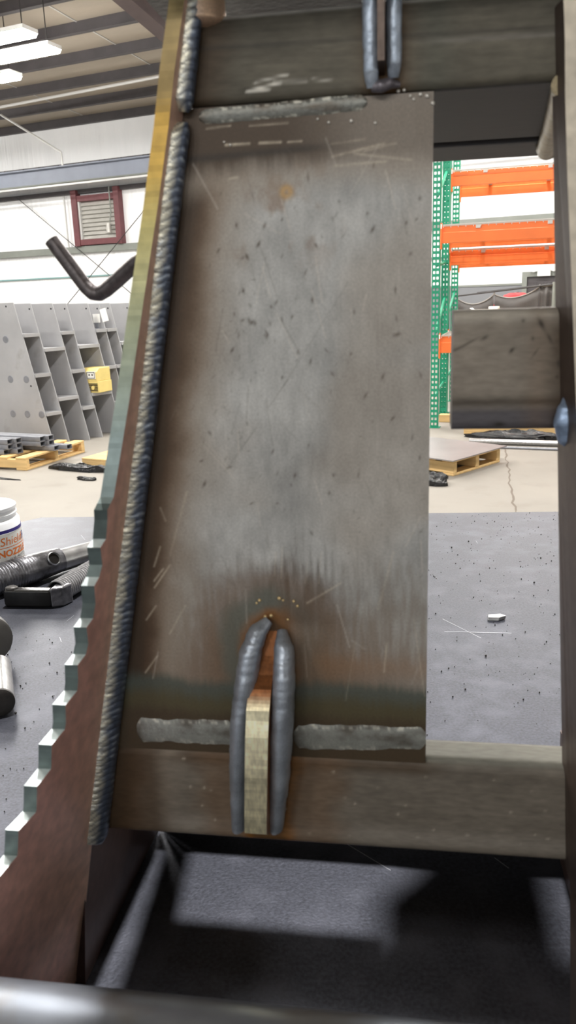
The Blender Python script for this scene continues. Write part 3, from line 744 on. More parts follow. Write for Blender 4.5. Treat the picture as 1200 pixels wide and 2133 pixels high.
for (lst, x0, y0, sc) in (([(590, 515), (757, 585), (790, 680), (1070, 495), (1050, 620), (1015, 825), (488, 725), (452, 775), (430, 1100), (310, 1200), (250, 840), (110, 765), (15, 850), (45, 850), (20, 1045), (75, 1230), (55, 1225), (90, 1240), (15, 1220), (185, 1140), (215, 1115), (160, 1295), (155, 1320), (178, 1240), (250, 1215), (515, 1400), (660, 1420), (850, 1555), (1075, 1548), (345, 1410), (420, 1465), (550, 1540), (935, 1305), (930, 1210), (405, 370), (795, 298), (250, 620), (145, 660), (390, 935), (550, 615), (680, 1170), (250, 1560), (925, 1040), (990, 640)], 500, 240, 2.857),
                          ([(835, 55), (965, 165), (560, 295), (388, 325), (495, 440), (477, 485), (680, 437), (800, 437), (660, 525), (287, 573), (410, 573), (45, 370), (60, 480), (575, 717), (265, 190), (1100, 710), (85, 235), (1060, 255), (1095, 355), (180, 400)], 400, 800, 2.308),
                          ([(975, 765), (1170, 765), (1130, 900), (850, 940), (1045, 985), (1080, 1440), (1020, 1220), (960, 1380), (1070, 1320), (945, 1630), (1190, 1530), (1050, 980)], 200, 240, 3.333)):
    for a_, b_ in lst:
        u_, z_ = px(x0 + a_ / sc, y0 + b_ / sc); SPOTS.append((u_, z_, rs.uniform(.38, .68), rs.uniform(.7, 1.6), rs.normal(-.25, .5), rs.uniform(.4, .8)))
for k in range(150):
    u_, z_ = rs.uniform(-60, 60), rs.uniform(215, 400)
    if rs.rand() < .5: u_ = rs.normal(-22, 14); z_ = rs.normal(330, 28)
    SPOTS.append((u_, z_, rs.uniform(.18, .4), rs.uniform(.4, 1.4), rs.normal(-.25, .6), rs.uniform(.15, .42)))
LSCR = [((470, 302), (520, 299), .95, .5), ((540, 298), (585, 296), .9, .5), ((600, 296), (628, 294), .8, .45), ((430, 268), (480, 262), .6, .4), ((520, 262), (600, 256), .5, .4), ((692, 326), (801, 299), .55, .6), ((696, 345), (804, 336), .45, .6), ((738, 320), (857, 333), .45, .6), ((759, 315), (825, 298), .4, .5), ((690, 300), (760, 290), .3, .5),
        ((334, 1139), (321, 1180), .7, .5), ((340, 1185), (321, 1210), .7, .5), ((354, 1177), (322, 1224), .7, .5), ((325, 1262), (305, 1291), .6, .5), ((386, 1262), (354, 1320), .45, .5), ((328, 1366), (303, 1401), .6, .5), ((389, 1025), (354, 1157), .25, .7),
        ((334, 1058), (345, 1085), .5, .5), ((640, 1256), (710, 1215), .5, .6), ((787, 1270), (820, 1150), .3, .7), ((800, 1400), (806, 1340), .5, .5), ((575, 1150), (572, 1200), .35, .4), ((588, 1140), (586, 1205), .35, .4), ((862, 1290), (885, 1450), .35, .4), ((478, 372), (495, 369), .6, .5), ((640, 1170), (636, 1215), .3, .4), ((670, 1150), (664, 1215), .25, .4), ((740, 1340), (720, 1460), .25, .4)]
DSCR = [((724, 590), (593, 800), .35, .45), ((600, 790), (560, 848), .6, .4), ((534, 891), (469, 982), .5, .6), ((500, 840), (482, 905), .4, .5), ((540, 508), (560, 560), .35, .4), ((640, 605), (680, 645), .3, .4), ((812, 385), (812, 420), .3, .4), ((790, 420), (770, 470), .25, .4), ((655, 925), (640, 1060), .2, .8), ((640, 440), (655, 460), .5, .3)]
lug_u = -10.5
def seg_dist(u, z, a_, b_):
    ax, az = a_; bx_, bz = b_; l2 = (bx_ - ax) ** 2 + (bz - az) ** 2
    t = np.clip(((u - ax) * (bx_ - ax) + (z - az) * (bz - az)) / l2, 0, 1)
    return np.hypot(u - ax - t * (bx_ - ax), z - az - t * (bz - az))
def heat(c, u, z, n1, on_tube=False):
    """tints that the welds burnt into the steel: along the side weld and around the small lug"""
    dl = u - uc(z) + (n1 - .5) * 9
    c = mixc(c, WARM * .85, 1 - sst(14, 44, dl)); c = mixc(c, BROWN * .8, 1 - sst(9, 27, dl)); c = mixc(c, DKBR * .8, (1 - sst(6, 22, dl)) * .95)
    dd = seg_dist(u, z, (lug_u - 5, 95), (lug_u, 203)) + (n1 - .5) * 14
    c = mixc(c, BROWN * .8, (1 - sst(26, 44, dd)) * .55)
    rt = 1 - .75 * sst(-10, 0, u); c = mixc(c, TEAL * .75, sst(11, 17, dd) * (1 - sst(19, 28, dd)) * .7 * rt * sst(146, 156, z))
    c = mixc(c, ORNG * .62, (1 - sst(9, 18, dd)) * .85 * (.45 + .55 * rt)); c = mixc(c, DKBR * 1.15, (1 - sst(5, 11, dd)) * .75)
    return c
def paint_panel(u, z):
    n1 = fbm(u / 22 + 50, z / 22 + 50, 1, 4); n2 = fbm(u / 4 + 9, z / 9 + 9, 4, 4); n3 = fbm(u / 1.6 + 3, z / 14 + 3, 6, 3); n4 = fbm(u / 60, z / 60, 9, 3)
    c = np.ones(u.shape + (3,)) * CLEAN
    c = c * (1 + (n1 - .5)[..., None] * .62) * (1 + (n2 - .5)[..., None] * .36) * (1 + (n3 - .5)[..., None] * .16)
    c = mixc(c, WARM * .95, sst(.42, .68, n4) * .5)
    # brown mottling over the upper left
    c = mixc(c, BROWN * 1.1, sst(.48, .72, fbm(u / 9 + 80, z / 12 + 80, 2, 4)) * sst(355, 385, z) * (1 - sst(0, 40, u)) * .6)
    # lower brown zone with streaks pulled upward
    low = 1 - sst(193, 250, z + (n3 - .5) * 42 + (n1 - .5) * 26)
    c = mixc(c, WARM * .72, low * .75)
    c = mixc(c, BROWN * .85, (1 - sst(182, 226, z + (n3 - .5) * 22)) * (1 - sst(20, 75, u)) * .6)
    pl = np.exp(-((u - 2) / 17) ** 2) * sst(206, 214, z) * (1 - sst(222, 246, z + (n3 - .5) * 30))
    c = mixc(c, BLACK * 1.6, pl * .75)
    c = heat(c, u, z, n1)
    # top band
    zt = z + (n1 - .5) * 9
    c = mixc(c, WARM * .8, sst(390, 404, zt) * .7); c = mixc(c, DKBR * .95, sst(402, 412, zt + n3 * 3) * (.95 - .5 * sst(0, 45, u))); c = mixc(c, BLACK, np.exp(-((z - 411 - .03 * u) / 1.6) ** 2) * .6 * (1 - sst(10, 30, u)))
    # bottom band
    zb = z + (n1 - .5) * 5 + (n3 - .5) * 3
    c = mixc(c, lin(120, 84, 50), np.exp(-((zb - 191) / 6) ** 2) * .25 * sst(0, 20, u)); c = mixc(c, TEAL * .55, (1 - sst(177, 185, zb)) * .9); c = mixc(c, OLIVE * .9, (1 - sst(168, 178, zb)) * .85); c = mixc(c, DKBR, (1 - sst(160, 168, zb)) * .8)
    for (u0, z0, w_, l_, an, k_) in SPOTS:
        m_ = (abs(u - u0) < 5) & (abs(z - z0) < 5)
        if not m_.any(): continue
        x_ = (u[m_] - u0); y_ = (z[m_] - z0); ca, sa = math.cos(an), math.sin(an)
        q = ((x_ * ca + y_ * sa) / w_) ** 2 + ((-x_ * sa + y_ * ca) / l_) ** 2
        t_ = np.exp(-q) * k_; c[m_] = c[m_] * (1 - t_[:, None]) + lin(56, 47, 35) * t_[:, None]
    # a rusty ring
    q = np.hypot(u - px(597, 400)[0], z - px(597, 400)[1]); c = mixc(c, lin(150, 116, 60), np.exp(-((q - 1.6) / 1.3) ** 2) * .6)
    for (lst, colr) in ((LSCR, lin(190, 178, 158)), (DSCR, lin(60, 54, 46))):
        for (p0, p1, k_, w_) in lst:
            a_, b_ = px(*p0), px(*p1); dd = seg_dist(u, z, a_, b_)
            c = mixc(c, colr, np.exp(-(dd / (w_ * .8)) ** 2) * k_ * .48 * (.2 + 1.3 * n2))
    for k in range(70):   # faint fine scratches
        u0, z0 = rs.uniform(-70, 60), rs.uniform(165, 405); an = rs.normal(1.75, .35); l_ = rs.uniform(4, 22)
        dd = seg_dist(u, z, (u0, z0), (u0 + l_ * math.cos(an), z0 + l_ * math.sin(an)))
        c = mixc(c, lin(165, 158, 148) if rs.rand() < .6 else lin(84, 78, 70), np.exp(-(dd / .35) ** 2) * rs.uniform(.12, .35))
    return np.clip(c, .002, 1)
# panel: fine front face plus sides and back
zz = np.linspace(142, 428.5, 560); tt = np.linspace(0, 1, 260)
Zg, Tg = np.meshgrid(zz, tt, indexing='ij')
Ul = uc(Zg) + .3; Ug = Ul + (61.2 - Ul) * Tg
fc = paint_panel(Ug, Zg)
p = MB().grid(arr3(Ug, np.zeros_like(Ug), Zg), fc)
edge = (.09, .085, .08)
p.prism([V3(uc(142) + .3, -.01, 142), V3(61.2, -.01, 142), V3(61.2, -.01, 428.5), V3(uc(428.5) + .3, -.01, 428.5)], (0, .0049, 0), edge)
p.build('panel', M['oxide'], FIX)

# square tubes
def tube_part(name, u0, u1, d0, d1, z0, z1, r, paint, step=.9, mname='tube', m=None):
    pr = []
    base = rrect(d0, d1, z0, z1, r, 5)
    for (a_, b_) in zip(base, base[1:] + base[:1]):
        L_ = math.hypot(b_[0] - a_[0], b_[1] - a_[1]); n_ = max(1, int(L_ / step))
        for i in range(n_): pr.append((a_[0] + (b_[0] - a_[0]) * i / n_, a_[1] + (b_[1] - a_[1]) * i / n_))
    pr.append(pr[0]); pr = np.array(pr)
    us = np.arange(u0, u1 + step, step)
    Ug, Kg = np.meshgrid(us, np.arange(len(pr)), indexing='ij'); Dg = pr[Kg, 0]; Zg = pr[Kg, 1]
    p = MB().grid(arr3(Ug, Dg, Zg), paint(Ug, Dg, Zg), flip=False)
    n_ = len(pr)
    for j, fl_ in ((0, 1), (len(us) - 1, 0)):
        ring = [V3(us[j], a_, b_) for a_, b_ in pr[:-1]]
        p.add(ring, [tuple(range(n_ - 1))[::-1] if fl_ else tuple(range(n_ - 1))], (.05, .045, .04))
    o_ = p.build(name, M[mname], FIX, smooth=40)
    return o_
def paint_bottom(u, d, z):
    n1 = fbm(u / 20 + 5, z / 14 + d / 14 + 5, 3, 4); n2 = fbm(u / 14 + 7, z / 2.2 + d / 2 + 7, 5, 4)
    c = np.ones(u.shape + (3,)) * lin(84, 78, 70); c = c * (1 + (n1 - .5)[..., None] * .55) * (1 + (n2 - .5)[..., None] * .35)
    c = mixc(c, lin(118, 112, 104), np.exp(-((z - 101) / 5) ** 2) * .5 * sst(-.5, .3, d / 1.0 + 1))
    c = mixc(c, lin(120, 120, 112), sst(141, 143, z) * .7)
    c = mixc(c, DKBR * 1.1, sst(132, 140, z) * (1 - sst(141, 142.5, z)) * (1 - sst(55, 75, u)) * .8)
    c = heat(c, u, z * .75 + 35, n1)
    c = mixc(c, DKBR * 1.1, (1 - sst(-75, -62, u)) * .8)
    for k in range(34):
        u0, z0 = rs.uniform(-60, 130), rs.uniform(96, 138); c = mixc(c, lin(150, 142, 128), np.exp(-(((u - u0) / .6) ** 2 + ((z - z0) / .6) ** 2)) * rs.uniform(.2, .8))
    return np.clip(c, .002, 1)
tube_part('bottom_tube', -100, 240, -22, 0, 92, 143.5, 5, paint_bottom)
def paint_top(u, d, z):
    n1 = fbm(u / 24 + 15, z / 10 + d / 14 + 5, 3, 4); n2 = fbm(u / 40 + 7, z / 1.4 + d / 3 + 7, 5, 4)
    c = np.ones(u.shape + (3,)) * lin(74, 70, 61); c = c * (1 + (n1 - .5)[..., None] * .6) * (1 + (n2 - .5)[..., None] * .55)
    c = mixc(c, DKBR, (1 - sst(4, 22, u - uc(z) + (n1 - .5) * 6)) * .85)
    c = mixc(c, ORNG * .55, np.exp(-((u - 43) / 7) ** 2) * .55); c = mixc(c, TEAL * .6, np.exp(-((u - 62) / 6) ** 2) * .3)
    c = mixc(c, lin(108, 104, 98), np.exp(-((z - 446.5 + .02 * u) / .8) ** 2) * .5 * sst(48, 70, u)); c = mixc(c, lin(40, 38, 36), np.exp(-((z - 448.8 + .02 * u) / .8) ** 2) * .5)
    for (p0, p1, k_) in (((515, 190), (585, 172), .8), ((570, 172), (640, 168), .5), ((520, 192), (560, 186), .6), ((650, 165), (690, 168), .35), ((530, 172), (600, 155), .5)):
        c = mixc(c, lin(190, 186, 176), np.exp(-(seg_dist(u, z, px(*p0), px(*p1)) / .4) ** 2) * k_)
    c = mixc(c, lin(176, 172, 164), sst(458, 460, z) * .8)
    c = mixc(c, lin(34, 31, 29), sst(1.5, 3.5, -d))      # shade painted into the underside and back
    return np.clip(c, .002, 1)
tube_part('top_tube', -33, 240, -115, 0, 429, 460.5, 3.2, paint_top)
def paint_dark(u, d, z):
    n1 = fbm(u / 24 + 15, z / 10 + d / 14 + 5, 3, 4); return np.ones(u.shape + (3,)) * lin(44, 41, 38) * (1 + (n1 - .5)[..., None] * .5)
tube_part('rear_tube', -33, 240, -172, -116.5, 428, 460, 5, paint_dark, 4.0)


# left side plate with ratchet teeth: profile (d towards the camera, z)
PROF = [(-4, 480), (9.5, 480), (9.0, 463), (10.5, 440), (10.2, 421), (11.5, 393), (14.4, 357), (17.1, 317), (21.3, 275.8),
        (25.3, 271.1), (24.3, 266.5), (23.9, 257.9), (27.7, 255.2), (24.6, 246.3), (26.2, 241.3), (29.5, 238.4), (26.9, 229.2), (27.6, 222.6), (32.2, 220.2), (29.4, 211.4), (30.5, 206.7), (36.3, 204.2),
        (34.5, 195.3), (34.5, 190.9), (42.8, 188.3), (41.0, 178.7), (41.4, 175.7), (50.4, 173.2), (49.2, 161.9), (49.3, 160.7), (58.4, 157.9), (57.3, 145.9), (57.6, 144.6), (68.9, 143.6), (68.3, 132.4), (68.5, 130.7),
        (79.4, 128.8), (79.0, 118.0), (79.2, 116.6), (88.5, 114.5), (88.0, 106), (88.2, 104), (94.5, 102), (95.0, 84), (93.0, 60), (86, 0.3), (4, .3), (6, 88), (-4, 92)]
# densify the long straight stretch for cut marks
pf = []
for (a_, b_) in zip(PROF, PROF[1:] + PROF[:1]):
    L_ = math.hypot(b_[0] - a_[0], b_[1] - a_[1]); n_ = max(1, int(L_ / (2.2 if a_[0] > 5 else 12)))
    for i in range(n_): pf.append((a_[0] + (b_[0] - a_[0]) * i / n_, a_[1] + (b_[1] - a_[1]) * i / n_))
TH = 6.0
p = MB(); n_ = len(pf)
def side(d, z, t): return V3(uc(z) - .2 * d - t, d + .2 * t * 0, z)
face_c = []
for d, z in pf:
    q = sst(8, 30, np.array(d * 1.0)); b_ = lin(164, 136, 120) * (1 - q) + lin(166, 128, 118) * q; face_c.append(tuple(b_ * (.9 + .2 * vn(np.array(d / 9.), np.array(z / 9.), 2))))
p.add([side(d, z, 0) for d, z in pf], [tuple(range(n_))[::-1]], face_c)
p.add([side(d, z, TH) for d, z in pf], [tuple(range(n_))], face_c)
for i in range(n_):
    (d0, z0), (d1, z1) = pf[i], pf[(i + 1) % n_]
    zm = (z0 + z1) / 2
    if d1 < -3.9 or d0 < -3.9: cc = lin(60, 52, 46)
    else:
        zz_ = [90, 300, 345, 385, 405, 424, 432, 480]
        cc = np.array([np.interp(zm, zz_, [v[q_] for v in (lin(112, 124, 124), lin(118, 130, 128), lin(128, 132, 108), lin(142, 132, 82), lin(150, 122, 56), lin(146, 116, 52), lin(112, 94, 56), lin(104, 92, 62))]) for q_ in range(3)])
        if abs(z1 - z0) < abs(d1 - d0): cc = lin(168, 178, 178)  # step tops lightened, fronts darkened: lit and shaded faces put into the colour
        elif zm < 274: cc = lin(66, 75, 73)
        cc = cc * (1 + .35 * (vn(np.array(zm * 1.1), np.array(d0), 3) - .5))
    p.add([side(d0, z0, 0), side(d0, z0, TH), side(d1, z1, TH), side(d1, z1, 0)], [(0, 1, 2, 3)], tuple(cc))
M['flame'] = mat('flame_cut_plate', rough=.42, metal=.35, attr=True, noise=(160, .16), bump=(260, .18, (1, 1, 1), .0004))
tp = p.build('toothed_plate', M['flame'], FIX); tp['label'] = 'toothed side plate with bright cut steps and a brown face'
# bent bar welded to the outer face of the toothed plate
bz = [(-48.5, 3, 386), (-52, 12, 383), (-60, 30, 378), (-72, 35, 373.5), (-84, 40, 366), (-91, 42.5, 361.8), (-95, 44, 360.2), (-98.5, 44.5, 360.6), (-101.8, 45, 363.5), (-106, 45, 369.5), (-117.0, 45, 385.6)]
path = []
for i in range(len(bz) - 1):
    for k in range(4):
        t = k / 4; path.append(V3(*[bz[i][j] * (1 - t) + bz[i + 1][j] * t if j != 1 else -(bz[i][1] * (1 - t) + bz[i + 1][1] * t) for j in range(3)]))
path.append(V3(bz[-1][0], -bz[-1][1], bz[-1][2]))
bb = MB().tube(path, .0035, 16).build('bent_bar', M['barstock'], FIX, smooth=50); bb['label'] = 'dark bent round bar'
# right side plate
def ur(z): return 103.5 + (448 - z) * .0655
cS = tuple(lin(58, 48, 42)); cE = tuple(lin(150, 142, 128)); n_ = len(pf)
PR = [(max(d, -4), min(z, 453)) for d, z in pf]
def rside(d, z, t): return V3(ur(z) + .2 * max(d, 0) + t, d, z)
p = MB()
p.add([rside(d, z, 0) for d, z in PR], [tuple(range(n_))], cS)
p.add([rside(d, z, TH) for d, z in PR], [tuple(range(n_))[::-1]], cS)
for i in range(n_):
    (d0, z0), (d1, z1) = PR[i], PR[(i + 1) % n_]
    if (d0, z0) == (d1, z1): continue
    p.add([rside(d0, z0, 0), rside(d1, z1, 0), rside(d1, z1, TH), rside(d0, z0, TH)], [(0, 1, 2, 3)], cE if d0 > 5 and d1 > 5 else cS)
p.build('right_side_plate', M['flame'], FIX)
# square tube stub on the right plate
def paint_stub(u, d, z):
    n1 = fbm(u / 14 + 25, z / 14 + d / 14 + 5, 3, 4); n2 = fbm(u / 10 + 7, z / 1.6 + 7, 5, 3)
    c = np.ones(u.shape + (3,)) * lin(104, 97, 88); c = c * (1 + (n1 - .5)[..., None] * .35) * (1 + (n2 - .5)[..., None] * .15)
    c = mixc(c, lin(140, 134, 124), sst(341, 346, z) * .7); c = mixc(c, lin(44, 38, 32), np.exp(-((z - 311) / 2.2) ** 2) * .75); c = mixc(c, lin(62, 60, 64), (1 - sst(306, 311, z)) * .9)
    c = mixc(c, DKBR * .9, sst(104, 115, u + (n1 - .5) * 8) * .85); c = mixc(c, BROWN * .8, np.exp(-((u - 104) / 5) ** 2) * .3)
    for (x, y_, w_, l_, an, k_) in ((1128, 675, .9, 2.6, .5, .9), (1145, 705, .6, 2.2, .5, .7), (1066, 730, .7, 1.3, -.7, .9), (1090, 668, .8, .8, 0, .6), (1110, 705, .6, .9, .3, .6), (1165, 757, .9, 1.5, .2, .8), (1040, 884, 2.6, 1.0, 0, .95), (1010, 703, .7, 1.6, -1.1, .7), (975, 715, .5, 4.5, -1.1, .6), (1115, 735, .4, 2.4, -.6, .5), (1160, 785, .5, .6, 0, .6), (950, 728, .5, 3, -1.2, .5)):
        u0, z0 = px(x, y_); ca, sa = math.cos(an), math.sin(an); x_ = u - u0; yy = z - z0
        c = mixc(c, lin(34, 30, 26), np.exp(-(((x_ * ca + yy * sa) / w_) ** 2 + ((-x_ * sa + yy * ca) / l_) ** 2)) * k_)
    return np.clip(c, .002, 1)
tube_part('square_tube_stub', 70.2, 114, -18, 0, 299.5, 348, 3.5, paint_stub, .6)

# ---- weld beads
def bead(name, path, ta, tb_, bulge, pitch, amp, colfn, step_n=14, skew=1.0, seed=0, lab=None):
    """fillet weld swept along the corner 'path' (N,3); ta/tb_ (N,3) run from the corner to either toe"""
    N_ = len(path); t = np.linspace(0, 1, step_n)
    s_ = np.concatenate([[0], np.cumsum(np.linalg.norm(np.diff(path, axis=0), axis=1))])
    nz = np.cross(np.gradient(path, axis=0), tb_ - ta); nz /= np.linalg.norm(nz, axis=1)[:, None] + 1e-9
    mid = (ta + tb_) / 2; sg = np.sign((nz * mid).sum(1)); sg[sg == 0] = 1; nz *= sg[:, None]
    if np.abs(mid).max() < 1e-6: nz = np.tile(np.array([0, 1.0, 0]), (N_, 1))
    if np.abs(nz[:, 1]).mean() > .9: nz *= np.sign(nz[:, 1]).mean()
    rag = 1 + .10 * (fbm(s_ / 2.0, s_ * 0 + seed + .5, seed, 3) - .5)
    P = np.zeros((N_, step_n, 3)); C_ = np.zeros((N_, step_n, 3))
    for j, tj in enumerate(t):
        ph = s_ / pitch + skew * 1.2 * (tj - .5) ** 2 * 4 * .5 + .6 * (fbm(s_ / 9, s_ * 0 + j * .15, seed + 2, 2) - .5)
        rip = (ph % 1.0); rip = np.where(rip < .7, sst(0, .7, rip), 1 - sst(.7, 1, rip))
        hgt = bulge * math.sin(math.pi * tj) ** .8 + amp * (rip - .5) * math.sin(math.pi * min(max(tj, .05), .95)) ** .5
        P[:, j] = path + (ta * (1 - tj) + tb_ * tj) * rag[:, None] + nz * hgt[:, None]
        C_[:, j] = colfn(s_, np.full(N_, tj), rip)
    p = MB().grid(arr3(P[..., 0], P[..., 1], P[..., 2]), np.clip(C_, .003, 1), flip=True)
    o_ = p.build(name, M['weld'], FIX, smooth=60)
    if lab: o_['label'] = lab
    return o_
def col_side(s_, t, rip):
    n = fbm(s_ / 5 + 3, t * 4 + 3, 5, 3); n2 = fbm(s_ / 1.2, t * 14, 8, 2)
    c = np.ones(s_.shape + (3,)) * lin(72, 79, 93) * (1 + (n - .5)[:, None] * .7)
    c = mixc(c, lin(172, 168, 152), (1 - sst(.05, .38, t + (n - .5) * .3)) * (.7 + .3 * rip))
    c = mixc(c, lin(140, 148, 156), sst(.55, 1, rip) * sst(.45, .8, n) * .7)
    c = mixc(c, lin(40, 42, 46), (1 - sst(.0, .2, rip)) * .6)
    c = mixc(c, lin(168, 164, 150), sst(.965, .99, t) * sst(.35, .6, n2))
    return c
def side_weld(z0, z1, n, seed, lab):
    z = np.linspace(z0, z1, n)
    en = np.minimum(1, np.minimum(z - z0 + 1.0, z1 - z + 1.0) / 5) ** .5
    lp = np.interp(z, [90, 98, 188, 258, 301, 397, 421, 480], [11.1, 11.1, 10.3, 9.8, 8.6, 8.6, 7.4, 6.4]) * en
    lu = np.interp(z, [90, 422, 428, 480], [5, 3.6, 4.0, 2.4]) * en
    path = np.stack([uc(z), 0 * z, z], -1); ta = np.stack([-.2 * lp, lp, 0 * z], -1); tb_ = np.stack([lu, 0 * z + .05, 0 * z], -1)
    return bead('weld_bead', path, ta, tb_, 3.3, 3.7, .20, col_side, 18, 1.6, seed, lab)
side_weld(88.5, 423.5, 1100, 1, 'long rippled blue grey weld bead down the side plate')
side_weld(427.0, 478, 180, 2, 'short rippled blue grey weld bead at the top of the side plate')
# flat ground welds where the panel meets the tubes
def col_flat(mul):
    def f(s_, t, rip):
        n = fbm(s_ / 13 + 3, t * 2 + 3, 5, 4); n2 = fbm(s_ / 1.6, t * 7, 9, 2)
        c = np.ones(s_.shape + (3,)) * lin(112, 112, 106) * mul * (1 + (n - .5)[:, None] * .8)
        c = mixc(c, lin(186, 184, 172), sst(.5, .75, n2) * (sst(.75, .95, t) + (1 - sst(.05, .2, t)) * .6) * .9)  # highlights painted along the edges of the strip
        c = mixc(c, DKBR * 1.3, (1 - sst(.25, .5, n)) * .5)
        return c
    return f
def flat_weld(u0, z0, u1, z1, hw, bul, colfn, seed, lab=None):
    n = int(abs(u1 - u0) / .35); u = np.linspace(u0, u1, n); z = z0 + (z1 - z0) * (u - u0) / (u1 - u0)
    en = np.minimum(1, np.minimum(u - u0 + .4, u1 - u + .4) / 3) ** .5
    w_ = hw * en * (1 + .3 * (fbm(u / 9, u * 0 + seed, seed, 2) - .5)); o_ = 0 * u
    path = np.stack([u, o_ + .05, z], -1)
    return bead('weld_strip', path, np.stack([o_, o_, -w_], -1), np.stack([o_, o_ + 1e-4, w_], -1), bul, 3.2, .05, colfn, 10, .6, seed, lab)
flat_weld(-30, 425.2, 36, 426.4, 2.7, .45, col_flat(.52), 3, 'flat grey weld strip under the top tube')
flat_weld(-79, 152.3, -30, 153.2, 6.2, .35, col_flat(1.1), 4); flat_weld(-1, 152.6, 61.2, 155.2, 6.2, .35, col_flat(1.1), 5)
# lug at the bottom: ground bar on edge with a bead on either side
lugU = (-20.2, -9.8)
LP = [(0, 207), (6.0, 197), (11.0, 190), (15.5, 185), (20.5, 177), (23, 165), (24, 145), (24.5, 120), (24.0, 115.5), (0, 97)]
p = MB(); pf2 = []
for (a_, b_) in zip(LP, LP[1:] + LP[:1]):
    L_ = math.hypot(b_[0] - a_[0], b_[1] - a_[1]); n_ = max(1, int(L_ / 1.5))
    for i in range(n_): pf2.append((a_[0] + (b_[0] - a_[0]) * i / n_, a_[1] + (b_[1] - a_[1]) * i / n_))
n_ = len(pf2)
def lu_(z): return 0.05 * (z - 150) 
p.add([V3(lugU[0] + lu_(z), d, z) for d, z in pf2], [tuple(range(n_))], tuple(lin(92, 90, 84)))
p.add([V3(lugU[1] + lu_(z), d, z) for d, z in pf2], [tuple(range(n_))[::-1]], tuple(lin(120, 78, 44)))
for i in range(n_):
    (d0, z0), (d1, z1) = pf2[i], pf2[(i + 1) % n_]; zm = (z0 + z1) / 2
    k_ = float(sst(176, 184, np.array(zm))); cc = lin(165, 158, 132) * (1 - k_) + lin(96, 58, 30) * k_
    cc = cc * (.82 + .5 * float(vn(np.array(zm * .55), np.array(.5), 3))) * (1.25 if 150 < zm < 172 else .9)
    q = np.linspace(lugU[0], lugU[1], 5)
    for a_, b_ in zip(q, q[1:]):
        c2 = cc * (.85 + .3 * float(vn(np.array(a_ * .9), np.array(zm * .4), 6)))
        p.add([V3(a_ + lu_(z0), d0, z0), V3(b_ + lu_(z0), d0, z0), V3(b_ + lu_(z1), d1, z1), V3(a_ + lu_(z1), d1, z1)], [(0, 1, 2, 3)], tuple(c2))
lg = p.build('lug', M['ground'], FIX); lg['label'] = 'ground lug standing on edge between two weld beads'
def blob_path(pts, rad, name, colr, seed, lab=None, flat=.75):
    """soft weld bead following a list of (u, d, z)"""
    pts = np.array(pts, float); n = 90; k = np.linspace(0, len(pts) - 1, n); i = np.clip(k.astype(int), 0, len(pts) - 2); f = (k - i)[:, None]
    f2 = f * f * (3 - 2 * f); P0 = pts[i] * (1 - f) + pts[i + 1] * f
    r_ = np.interp(k, np.arange(len(pts)), rad); seg = 22
    T_ = np.gradient(P0, axis=0); T_ /= np.linalg.norm(T_, axis=1)[:, None]
    Y = np.array([0, 1.0, 0]); X_ = np.cross(T_, Y); X_ /= np.linalg.norm(X_, axis=1)[:, None] + 1e-9; Y_ = np.cross(X_, T_)
    P = np.zeros((n, seg + 1, 3)); C_ = np.zeros((n, seg + 1, 3)); s_ = np.cumsum(np.r_[0, np.linalg.norm(np.diff(P0, axis=0), axis=1)])
    for j in range(seg + 1):
        an = 2 * math.pi * j / seg
        rr = r_ * (1 + .16 * (fbm(s_ / 4 + seed, np.full(n, 3 + 2 * math.cos(an)), seed, 3) - .5) + .014 * np.sin(s_ * 2 * math.pi / 3.9 + 1.2 * math.cos(an) + 5 * fbm(s_ / 8, s_ * 0 + seed, seed, 2)))
        P[:, j] = P0 + X_ * (math.cos(an) * rr)[:, None] + Y_ * (math.sin(an) * rr * flat)[:, None]
        q = fbm(s_ / 6 + 2, np.full(n, 5 + 1.5 * math.sin(an)), seed + 3, 3)
        q2 = fbm(s_ / 1.5 + 2, np.full(n, 9 + 3 * math.sin(an)), seed + 6, 2); C_[:, j] = np.array(colr) * (.55 + .6 * q + .3 * q2)[:, None]
    P[:, -1] = P[:, 0]
    p = MB().grid(arr3(P[..., 0], P[..., 1], P[..., 2]), np.clip(C_, .003, 1))
    for e_ in (0, n - 1): p.add([tuple(v) for v in arr3(P[e_, :seg, 0], P[e_, :seg, 1], P[e_, :seg, 2])], [tuple(range(seg))], tuple(colr))
    o_ = p.build(name, M['weld'], FIX, smooth=60)
    if lab: o_['label'] = lab
    return o_
BLUE = lin(118, 123, 130)
def pxd(lst): return [(px(x, y_, d)[0], d, px(x, y_, d)[1]) for x, y_, d in lst]
blob_path(pxd([(497, 1722, 10), (497, 1600, 13), (501, 1500, 13), (513, 1420, 11), (522, 1360, 8), (537, 1316, 5), (560, 1292, 2)]), [3.4, 4.2, 4.6, 5.2, 5.2, 4.2, 2.2], 'weld_bead', BLUE, 1, 'blue grey weld bead left of the lug, curling over its top', 1.5)
blob_path(pxd([(574, 1722, 10), (583, 1620, 13), (588, 1500, 13), (592, 1410, 11), (592, 1350, 7), (588, 1314, 2)]), [3.6, 4.6, 5.2, 5.2, 4.4, 2.2], 'weld_bead', BLUE, 4, 'blue grey weld bead right of the lug', 1.5)
for (x, y_, r) in ((541, 1250, .8), (582, 1246, .9), (612, 1252, .7), (620, 1262, .7), (565, 1282, .9), (553, 1284, .8), (600, 1290, .6), (590, 1250, .6), (535, 1256, .6)):
    u_, z_ = px(x, y_); MB().ball(V3(u_, .3, z_), r / 1000, 10, 6, (1, .7, 1), tuple(lin(170, 150, 110))).build('spatter_bead', M['weld'], FIX, smooth=60)
